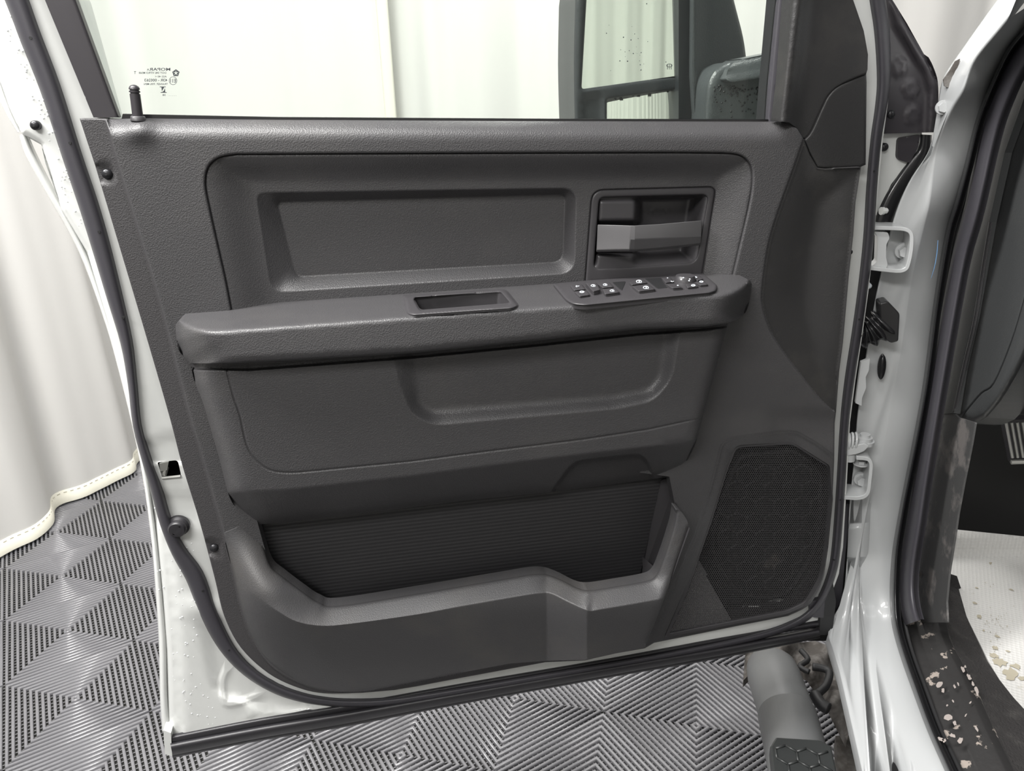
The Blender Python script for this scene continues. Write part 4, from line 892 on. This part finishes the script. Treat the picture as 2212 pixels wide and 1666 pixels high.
def bykey(c, P, keys, N=40):           # same parameter at the same landmarks
    c = np.array(c); out = []
    idx = [int(np.argmin(np.hypot(P[:, 0] - k[0], P[:, 1] - k[1]))) for k in keys]
    for a, b in zip(idx[:-1], idx[1:]):
        seg = c[a:b + 1]; out.append(rs(seg, N)[:-1])
    out.append(c[idx[-1]:idx[-1] + 1]); return np.vstack(out)
def byang(c, N=260):          # resample by the angle round the middle of the door opening
    c = np.asarray(c); f = (c - B0) @ BF / (BF @ BF); th = np.arctan2(c[:, 2] - 1.2, f + .8); o = np.argsort(-th); th = th[o]; c = c[o]
    g = np.linspace(A0, A1, N); return np.stack([np.interp(-g, -th, c[:, i]) for i in range(3)], 1)
def rng_(c): f = (np.asarray(c) - B0) @ BF / (BF @ BF); th = np.arctan2(np.asarray(c)[:, 2] - 1.2, f + .8); return th.max(), th.min()
A0 = min(rng_(c)[0] for c in (c0, c1, c2_)); A1 = max(rng_(c)[1] for c in (c0, c1, c2_))
def sm3(c, k=5): w = np.ones(k) / k; p = np.pad(c, ((k // 2, k // 2), (0, 0)), mode='edge'); return np.stack([np.convolve(p[:, i], w, 'valid') for i in range(3)], 1)
a0, a1, a2 = sm3(byang(c0)), sm3(byang(c1)), sm3(byang(c2_))
BFn = BF / np.linalg.norm(BF); BOn = BO / np.linalg.norm(BO)
def inw(k): return -BOn * k
cam_dir = lambda p: (CAM - p) / np.linalg.norm(CAM - p)
ins = []
for t, d in ((0, 0), (.06, .0005), (.12, -.001), (.5, -.002), (.88, -.001), (1, 0)):
    ins.append(np.array([p + (q - p) * t + cam_dir(p) * d for p, q in zip(a0, a1)]))
fl_ = []
for t, d in ((.06, .0008), (.5, .0015), (1, 0), (1.15, -.006)):
    fl_.append(np.array([p + (q - p) * t + cam_dir(p) * d for p, q in zip(a1, a2)]))
body = loft('body_pillar', [ins[0] + (BFn * .02 - BOn * .04) * ss(.60, .68, ins[0][:, 2])[:, None] - np.array([0, 0, .004])] + ins + fl_, M['paint_dimmed'], truck, N=len(a0), label='white door pillar and sill')
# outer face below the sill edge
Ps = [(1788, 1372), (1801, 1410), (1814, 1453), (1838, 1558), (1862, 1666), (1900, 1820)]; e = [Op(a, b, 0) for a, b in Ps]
loft('rocker_panel', [e, [p + np.array([0, 0, -.02]) + BOn * .002 for p in e], [p + np.array([0, 0, -.11]) - BOn * .03 for p in e]], M['paint_dimmed'], truck, 20)
# weatherstrip of the opening: two beads
s1 = [(a + 8, b) for a, b in L2]; band('opening_seal', s1, [9, 8, 7] + [7] * 11 + [8, 9, 9, 9, 9, 9, 9, 10, 11], M['gap'], truck, plane=Op, w0=-.104, h=.010)
s1 = [(a + 20, b) for a, b in L2]; band('opening_seal', s1, [6] * 13 + [7, 8, 9, 9, 8, 7, 8, 8, 9, 10], M['liner'], truck, plane=Op, w0=-.114, h=.001)
s2 = [(2400, -160), (2305, -25), (2252, 57), (2192, 140), (2152, 235), (2130, 310), (2114, 390), (2096, 470), (2072, 560), (2046, 700), (2022, 840), (2002, 960), (1986, 1060), (1975, 1130), (1962, 1210), (1957, 1270), (1962, 1315), (1972, 1345)]
band('opening_seal', s2, [36, 32, 29, 27, 24, 24, 22, 21, 20, 20, 20, 20, 20, 21, 21, 22, 22, 20], M['rubber_grey'], truck, plane=Op, w0=-.125, h=.022, n=12)
# pillar trim, kick panel
pil_o = [(2440, -160), (2300, 60), (2200, 235), (2138, 400), (2096, 560), (2066, 720), (2044, 840), (2034, 895), (2062, 895), (2095, 760), (2118, 600), (2140, 470), (2175, 330), (2212, 200), (2300, 60), (2500, -160)]
patch('pillar_trim', [(2340, -160), (2205, 40), (2112, 235), (2075, 400), (2045, 560), (2030, 720), (2028, 840), (2020, 895), (2060, 893), (2075, 800), (2100, 690), (2137, 480), (2170, 330), (2220, 190), (2320, 60), (2500, -160)], -.148, M['interior'], truck, plane=Op, step=20, fr=0, skirt=.01)
patch('kick_panel', [(2018, 891), (2059, 891), (2070, 902), (2106, 913), (2098, 960), (2082, 1040), (2069, 1110), (2062, 1160), (2050, 1236), (2044, 1300), (2046, 1345), (1975, 1345), (1978, 1250), (1990, 1120)], lambda P: -.150 - .004 * ss(3, 0, np.abs(P[:, 0] - np.interp(P[:, 1], [891, 1100, 1340], [2036, 1996, 1982]))), M['kick'], truck, plane=Op, step=9, fr=5, fstep=3.5, skirt=.003)
# dashboard end
dash_o = np.vstack([[(2520, -160), (2340, 60), (2235, 190), (2185, 310), (2160, 400), (2137, 480), (2110, 640), (2085, 760), (2060, 890), (2070, 905), (2090, 915), (2107, 914)], cat([(2131, 902), (2161, 867), (2190, 820), (2212, 778), (2250, 690)], 4), [(2400, 500), (2600, 100)]])
dash_in = cat([(2074, 905), (2090, 885), (2120, 850), (2147, 828), (2184, 740), (2212, 648), (2240, 540), (2262, 420), (2300, 250)], 4)
def h_dash(P):
    s_ = side(P, dash_in); x, y = P[:, 0], P[:, 1]
    w = -.160 - .010 * ss(3, 0, np.abs(s_)) * 0 + roll(dpl(P, dash_o[5:-2]), 22, .02)
    w += -.004 * ss(2.5, 0, np.abs(s_)); w += -.03 * ss(0, 110, dpl(P, [(2137, 480), (2110, 640), (2060, 890)]) * 0 + np.maximum(x - 2150, 0) * 0)
    return w
patch('dashboard', dash_o, h_dash, M['interior'], truck, plane=Op, step=12, fine=[dash_in], fr=12, fstep=4, skirt=.04, label='dark grey dashboard end panel')
patch('steering_column_cover', rc([(2140, 870, 0), (2161, 867, 10), (2212, 770, 0), (2330, 700, 0), (2330, 912, 0), (2212, 895, 0), (2135, 892, 4)]), lambda P: -.22 - .004 * ss(3, 0, np.abs(P[:, 1] - 840 - (P[:, 0] - 2180) * .1)), M['interior'], truck, plane=Op, step=10, fr=8, fstep=3, skirt=.02)
band('dash_edge_line', [(2137, 480), (2122, 570), (2103, 690), (2080, 790), (2059, 889)], 1.3, M['trim'], truck, plane=Op, w0=-.148, h=.002)
# footwell
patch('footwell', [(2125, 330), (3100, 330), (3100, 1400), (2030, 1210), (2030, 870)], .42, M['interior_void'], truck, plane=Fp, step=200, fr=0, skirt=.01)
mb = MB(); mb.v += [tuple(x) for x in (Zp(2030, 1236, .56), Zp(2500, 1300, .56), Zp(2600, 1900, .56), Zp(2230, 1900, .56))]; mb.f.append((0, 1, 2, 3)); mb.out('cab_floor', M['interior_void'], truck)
# brake pedal
mb = MB(); pc = [Fp(2166, 908, .30), Fp(2250, 905, .30), Fp(2262, 1000, .29), Fp(2184, 1003, .29)]
mb.prism([Vector(p) for p in pc], BFn * .018); pd = mb.out('brake_pedal', M['rubber'], truck, label='ribbed metal-faced brake pedal'); shade_angle(pd)
mb = MB()
for i in range(7):
    t = (i + .5) / 7; A = Vector(pc[0]).lerp(Vector(pc[1]), t); B = Vector(pc[3]).lerp(Vector(pc[2]), t); mb.tube([A.lerp(B, .06) - Vector(BFn) * .001, A.lerp(B, .85) - Vector(BFn) * .001], .0028, 8)
mb.tube([Vector(pc[3]).lerp(Vector(pc[0]), .06) - Vector(BFn) * .002, Vector(pc[2]).lerp(Vector(pc[1]), .06) - Vector(BFn) * .002], .005, 8)
mb.out('pedal_rib', M['steel'], pd)
mb = MB(); mb.tube([Fp(2140, 892, .34), Fp(2160, 900, .34), Fp(2190, 912, .32)], .006, 8); mb.out('pedal_arm', M['steel'], truck)
# sill plate
lft = [(1969, 1338), (1972, 1380), (1994, 1452), (2022, 1536), (2066, 1626), (2088, 1680), (2150, 1820)]; rgt = [(2043, 1334), (2052, 1372), (2062, 1396), (2107, 1477), (2156, 1587), (2197, 1670), (2275, 1820)]
lft = [(1935, 1338), (1946, 1395), (1966, 1452), (1994, 1530), (2034, 1620), (2060, 1680), (2120, 1820)]
A = [Zp(a, b, .578) for a, b in lft]; B = [Zp(a, b, .600 if b > 1350 else .61) for a, b in rgt]; A, B = rs(A, 60), rs(B, 60)
rows = [A]
for t, dz in ((.22, .006), (.36, .010), (.40, .013), (.44, .010), (.48, .013), (.53, .010), (.58, .013), (.63, .010), (.68, .013), (.73, .010), (.78, .013), (.83, .009), (.95, .004), (1, -.004)):
    rows.append(np.array([p + (q - p) * t + np.array([0, 0, dz * .6]) for p, q in zip(A, B)]))
loft('sill_plate', rows, M['sill'], truck, 60, label='scuffed black sill plate')
# scraped-off patches on the sill plate
def rag(cx, cy, rx, ry, ang, n=11):
    out = []
    for i in range(n):
        t = 6.2832 * i / n; k = R_(.55, 1.15); a, b = rx * k * math.cos(t), ry * k * math.sin(t); out.append((cx + a * math.cos(ang) - b * math.sin(ang), cy + a * math.sin(ang) + b * math.cos(ang)))
    return out
def sill_z(P_): return .603
sc_ = [(2030, 1478, 7, 9, .5), (2037, 1492, 4, 6, .4), (2048, 1549, 10, 9, 1), (2062, 1562, 7, 4, 1.2), (2057, 1589, 8, 5, .6), (2074, 1601, 6, 9, .4), (2032, 1597, 9, 5, .3), (2046, 1524, 2.5, 2.5, 0), (2059, 1515, 4, 2, 1), (2062, 1483, 2.5, 6, -.4), (2070, 1478, 2, 5, -.4), (2080, 1447, 4, 9, -.35), (2094, 1464, 4.5, 9, -.45), (2109, 1492, 4.5, 12, -.42), (2085, 1440, 3, 4, 0), (2102, 1478, 3, 6, -.4), (2040, 1600, 5, 5, 0), (2096, 1518, 2, 4, .8), (2086, 1546, 2, 5, .5), (2110, 1575, 3, 7, -.4)]
mb = MB()
for c_ in sc_:
    q = np.array(rag(*c_)); b = len(mb.v); mb.v += [tuple(p) for p in Zp(q[:, 0], q[:, 1], .609)]; mb.f.append(tuple(range(b, b + len(q))))
M['scrape'] = mat('worn_grey_scrapes', (.34, .30, .28), .6)
o = mb.out('scrape_marks', M['scrape'], truck); o['kind'] = 'stuff'
# dark carpet strip and white mat
mt = [(2056, 1263), (2094, 1345), (2134, 1426), (2178, 1501), (2212, 1555), (2300, 1720), (2360, 1820)]
C1 = rs(B, 60); C2 = rs([Op(2047, 1236, -.235)] + [Op(a, b, -.245) for a, b in mt], 60)
loft('carpet_edge', [C1 + np.array([0, 0, -.003]), (C1 + C2) / 2 + np.array([0, 0, -.006]), C2 + np.array([0, 0, -.002]), C2 + np.array([.02, 0, -.01])], M['carpet'], truck, 60)
zm = .575
mat_o = np.vstack([[(2040, 1205), (2052, 1150), (2064, 1144), (2212, 1159), (2400, 1180), (2600, 1400), (2600, 1820), (2360, 1820)], np.array(mt)[::-1], [(2047, 1236)]])
fm = patch('floor_mat', mat_o, lambda P: zm + .05 * ss(1215, 1145, P[:, 1]), M['mat'], truck, plane=Zp, step=20, fr=0, skirt=.004, label='white embossed floor cover with dirt splashes')
mb = MB()
for x, y, rx, ry in ((2147, 1416, 12, 5), (2160, 1430, 18, 10), (2182, 1455, 18, 13), (2195, 1440, 14, 6), (2150, 1400, 7, 5), (2115, 1332, 7, 4), (2105, 1303, 6, 2.5), (2155, 1375, 8, 2.5), (2125, 1362, 3, 2), (2140, 1215, 4, 6), (2110, 1270, 5, 1.5), (2185, 1274, 6, 1.5), (2178, 1407, 6, 2), (2207, 1466, 10, 5)):
    q = np.array(rag(x, y, rx, ry, .3, 14)); b = len(mb.v); mb.v += [tuple(p) for p in Zp(q[:, 0], q[:, 1], zm + .0015)]; mb.f.append(tuple(range(b, b + len(q))))
for i in range(60):
    x, y = random.gauss(2150, 22), random.gauss(1345, 16) if i < 40 else R_(1250, 1500); q = np.array(rag(x, y, R_(.8, 1.8), R_(.6, 1.2), 0, 6)); b = len(mb.v)
    if y > 1262 + (x - 2056) * 1.6: continue
    mb.v += [tuple(p) for p in Zp(q[:, 0], q[:, 1], zm + .0015)]; mb.f.append(tuple(range(b, b + len(q))))
o = mb.out('dirt_splash', M['dirt'], fm); o['kind'] = 'stuff'
# blue pen stroke on the pillar
q = [(2026, 519, 1), (2024, 545, 2), (2019, 575, 1.6), (2011, 602, .8)]
band('pen_mark', [(a, b) for a, b, c_ in q], [c_ * .45 for a, b, c_ in q], M['blue'], truck, plane=Op, w0=-.0735, h=.0002, n=3, back=False)

# hole in the upper pillar, grommet, foam, bolts
patch('pillar_hole', [(2074, 127), (2069, 150), (2058, 180), (2050, 190), (2040, 186), (2038, 172), (2052, 152), (2064, 132)], .028, M['mud'], truck, plane=Fp, step=10, fr=0, skirt=.003)
c = pt(Fp, 2036, 232, .035); mb = MB(); hexnut(mb, c, -BFn, .007, .007, 6, .010); mb.out('pillar_bolt', M['paint_dimmed'], truck)
gp = [(1905 + 9 * math.cos(a) - 2.5 * math.sin(a), 793 + 27 * math.sin(a)) for a in np.linspace(0, 6.2832, 29)[:-1]]
patch('grommet', gp, lambda P: .040 - .006 * ss(0, 7, sdf(P, gp)) , M['gap'], truck, plane=Fp, step=4, fr=3, fstep=2, skirt=.004, label='oval black plug')
patch('foam_strip', [(1860, 783), (1879, 775), (1877, 800), (1870, 815), (1871, 838), (1862, 860), (1861, 877), (1848, 871)], .02, M['paint_dimmed'], truck, plane=Fp, step=8, fr=0, skirt=.008)
# fender liner in the gap
patch('fender_liner', [(1900, 470), (1940, 470), (1925, 600), (1895, 720), (1880, 860), (1866, 950), (1858, 1100), (1850, 1200), (1828, 1300), (1812, 1330), (1800, 1385), (1745, 1385), (1770, 1200), (1800, 900), (1840, 600)], .085, M['liner'], truck, plane=Fp, step=30, fr=0, skirt=.02)
patch('liner_lip', [(1829, 1088), (1838, 1090), (1826, 1200), (1818, 1300), (1806, 1316), (1799, 1310), (1810, 1190)], lambda P: .058, M['rubber_grey'], truck, plane=Fp, step=12, fr=0, skirt=.02)
mb = MB(); c = pt(Fp, 1874, 615, .03); mb.tube([c, c - Vector(BFn) * .01, c - Vector(BFn) * .013], [.0045, .0045, .002], 12); mb.out('rivet', M['icon'], truck)

# hinges
def strap(path, hw_px, f0, f1, parent, name, m):
    P = cat(path, 5); t = np.gradient(P, axis=0); t /= np.linalg.norm(t, axis=1)[:, None]; nr = np.c_[-t[:, 1], t[:, 0]]; A = P + nr * hw_px; B = P - nr * hw_px
    R4 = [Fp(A[:, 0], A[:, 1], f0), Fp(B[:, 0], B[:, 1], f0)]; R4 += [R4[1] + BFn * (f1 - f0), R4[0] + BFn * (f1 - f0)]
    X = np.stack(R4, 1); r = len(P); X = X.reshape(-1, 3); F = [(i * 4 + j, i * 4 + (j + 1) % 4, (i + 1) * 4 + (j + 1) % 4, (i + 1) * 4 + j) for i in range(r - 1) for j in range(4)] + [(0, 1, 2, 3), ((r - 1) * 4 + 3, (r - 1) * 4 + 2, (r - 1) * 4 + 1, (r - 1) * 4)]
    o = mk(name, X, F, m, parent, True); bv = o.modifiers.new('b', 'BEVEL'); bv.width = .0008; bv.segments = 2; bv.limit_method = 'ANGLE'; return shade_angle(o, 40)
h1 = strap([(1868, 493), (1900, 493), (1935, 494), (1955, 496), (1966, 502), (1970, 514), (1968, 545), (1962, 572), (1956, 582), (1942, 586), (1915, 584), (1868, 578)], 4.2, .012, .052, truck, 'hinge', M['paint_dimmed'])
def hinge_leaf(pts, f, th, parent, name='hinge_leaf'):
    mb = MB(); mb.prism([Vector(Fp(a, b, f)) for a, b in rc([(a, b, 4) for a, b in pts], 4)], BFn * th); o = mb.out(name, M['paint_dimmed'], parent); bv = o.modifiers.new('b', 'BEVEL'); bv.width = .0012; bv.segments = 2; bv.limit_method = 'ANGLE'; return o
hinge_leaf([(1888, 500), (1918, 502), (1922, 514), (1915, 528), (1914, 556), (1918, 572), (1914, 580), (1880, 578), (1894, 566), (1896, 512)], .018, .02, h1)
mb = MB(); hexnut(mb, Fp(1950, 541, .046), -BFn, .0085, .016, 6, .0125); shade_angle(mb.out('hinge_bolt', M['paint_dimmed'], h1), 30)
h2 = strap([(1800, 1074), (1830, 1076), (1852, 1077), (1868, 1073), (1876, 1062), (1879, 1040), (1882, 1010), (1880, 998), (1872, 992), (1850, 990)], 4.0, .010, .055, truck, 'hinge', M['paint_dimmed'])
mb = MB(); hexnut(mb, Fp(1859, 1033, .05), -BFn, .0085, .016, 6, .0125); shade_angle(mb.out('hinge_bolt', M['paint_dimmed'], h2), 30)
mb = MB(); hexnut(mb, Fp(1859, 1003, .03), (0, 0, 1), .008, .008, 6, .012); shade_angle(mb.out('hinge_bolt', M['paint_dimmed'], h2), 30)
hinge_leaf([(1812, 990), (1832, 992), (1830, 1012), (1824, 1030), (1822, 1046), (1814, 1052), (1806, 1060)], .02, .012, h2)
# door check: coils and linkage
ck = MB(); 
for i, (x0, y0) in enumerate(((1827, 956), (1834, 954), (1841, 952.5), (1849, 952))):
    c = Vector(Fp(x0, y0 + 1, .022)); pts = []
    for k in range(21):
        a = 2 * math.pi * k / 20; pts.append(c + Vector(BFn) * math.cos(a) * .012 + Vector((0, 0, 1)) * math.sin(a) * .014 + Vector(BOn) * .0015 * math.sin(a * .5))
    ck.tube(pts, .0022, 8, cap=False)
chk = ck.out('check_spring', M['paint_dimmed'], truck, True, label='white painted door check spring')
hinge_leaf([(1824, 970), (1846, 963), (1868, 958), (1878, 964), (1866, 976), (1850, 982), (1826, 986)], .01, .014, chk, 'check_arm')
mb = MB()
for (x, y, r0, h0) in ((1866, 958, .016, .006), (1866, 951, .013, .006), (1868, 946, .008, .007)):
    c = Vector(Fp(x, y, .03)); mb.tube([c, c + Vector((0, 0, h0))], r0, 22)
for (x, y, r0, h0) in ((1832, 985, .012, .007), (1832, 993, .011, .007)):
    c = Vector(Fp(x, y, .025)); mb.tube([c, c + Vector((0, 0, h0))], r0, 22)
shade_angle(mb.out('check_pivot', M['paint_dimmed'], chk), 35)
# wiring boot
mb = MB(); A = pt(Fp, 1838, 715, .03); B = pt(Fp, 1912, 694, .03); k = 71; P_ = []; R4 = []
for i in range(k):
    t = i / (k - 1); p = A.lerp(B, t) + Vector((0, 0, -.012)) * math.sin(math.pi * t) ; P_.append(p); R4.append(.018 + .006 * t + .0035 * math.sin(t * 5.5 * 2 * math.pi))
mb.tube(P_, R4, 20); bt = mb.out('wiring_boot', M['gap'], truck, True, label='black rubber wiring boot')
mb = MB(); mb.prism([pt(Fp, a, b, .01) for a, b in rc([(1900, 656, 4), (1918, 651, 5), (1944, 678, 6), (1941, 738, 5), (1925, 742, 5), (1904, 728, 4)])], BFn * .03); o = mb.out('boot_flange', M['gap'], bt); bv = o.modifiers.new('b', 'BEVEL'); bv.width = .002; bv.segments = 2; bv.limit_method = 'ANGLE'

# step bar
zb = .36
ctr = [Vector(Zp(1672, 1462, zb)), Vector(Zp(1700, 1545, zb)), Vector(Zp(1725, 1650, zb)), Vector(Zp(1748, 1760, zb)), Vector(Zp(1775, 1900, zb))]
d = (ctr[0] - ctr[1]).normalized(); mb = MB()
cl = [ctr[0] + d * .03 + Vector((.02, .0, -.03)), ctr[0] + d * .026 + Vector((.012, 0, -.012)), ctr[0] + d * .012, ctr[0]] + ctr[1:]
mb.tube(cl, [.030, .046, .052, .053, .053, .053, .053, .053], 32, flat=1.0)
sb = mb.out('step_bar', M['bar'], truck, True, label='grey round step bar')
mb = MB(); mb.tube([ctr[0].lerp(ctr[1], 1.0), ctr[0].lerp(ctr[1], 1.02), ctr[2], ctr[4]], [.0535, .0550, .0550, .0550], 48, cap=False); mb.out('bar_sleeve', M['bar'], sb, True)
tread = rc([(1655, 1600, 4), (1672, 1590, 6), (1790, 1600, 6), (1806, 1640, 4), (1850, 1850, 0), (1680, 1850, 0)])
tp_ = [Vector(Zp(a, b, zb + .062)) for a, b in [(1664, 1612), (1676, 1592), (1770, 1598), (1796, 1612), (1850, 1860), (1690, 1860)]]
mb = MB(); mb.prism(tp_, (0, 0, -.025)); st = mb.out('step_tread', M['step_tread'], truck, label='black step pad with raised hexagon grid'); bv = st.modifiers.new('b', 'BEVEL'); bv.width = .003; bv.segments = 2
mb = MB(); HR = .020; q0 = tp_[0].lerp(tp_[2], .5); ax_ = (tp_[4] - tp_[3]).normalized(); ay_ = Vector((0, 0, 1)).cross(ax_)
tpoly = [(p.x, p.y) for p in tp_]
for i in range(-4, 12):
    for j in range(-6, 7):
        cx = i * HR * 1.5; cy = j * HR * 1.732 + (i % 2) * HR * .866
        for k in range(3):
            pp = [q0 + ax_ * (cx + HR * math.cos(math.radians(60 * (k + q)))) + ay_ * (cy + HR * math.sin(math.radians(60 * (k + q)))) + Vector((0, 0, .0)) for q in (0, 1)]
            if (sdf(np.array([(p.x, p.y) for p in pp]), tpoly) > .003).all():
                pp = [Vector((p.x, p.y, zb + .063)) for p in pp]; mb.tube(pp, .0022, 6)
mb.out('tread_grid', M['step_tread'], st, True)
# muddy bracket and frame parts behind the bar
patch('muddy_bracket', [(1610, 1412), (1640, 1398), (1760, 1385), (1806, 1400), (1815, 1470), (1838, 1560), (1830, 1600), (1790, 1520), (1745, 1455), (1690, 1440), (1640, 1436), (1606, 1470)], lambda P: .30 + .03 * np.sin(P[:, 0] * .06) * np.cos(P[:, 1] * .05), M['mud'], truck, plane=Zp, step=8, fr=6, fstep=4, skirt=.02, label='mud-covered brown bracket')
for pts_, r0 in (([(1730, 1405), (1745, 1425), (1728, 1440), (1748, 1452)], .006), ([(1755, 1440), (1790, 1450), (1785, 1480), (1765, 1500)], .008), ([(1760, 1500), (1772, 1520), (1790, 1532)], .012)):
    mb = MB(); mb.tube([Zp(a, b, .335) for a, b in cat(pts_, 6)], r0, 10); mb.out('brake_hose', M['liner'], truck, True)
mb = MB(); mb.prism([pt(Zp, a, b, .24) for a, b in [(1805, 1590), (1838, 1590), (1880, 1820), (1822, 1820)]], (0, 0, -.03)); mb.out('frame_bracket', M['mud'], truck)
mb = MB(); mb.box(Vector(B0) + Vector((0, 0, 2.0)) - Vector(BOn) * .95 - Vector(BFn) * .75, Vector(BFn), Vector(-BOn), Vector((0, 0, 1)), .75, .75, .03, .02); mb.out('cab_roof', M['paint_dimmed'], truck)
# unseen side of the cab so the sill is a solid body
mb = MB(); e1 = Vector(B0 + BFn * .15 - BOn * .03); mb.box(Vector(B0) + Vector((0, 0, .46)) - Vector(BOn) * .16 - Vector(BFn) * .25, Vector(BFn), Vector(-BOn), Vector((0, 0, 1)), .38, .12, .05)
mb.out('rocker_box', M['liner'], truck)
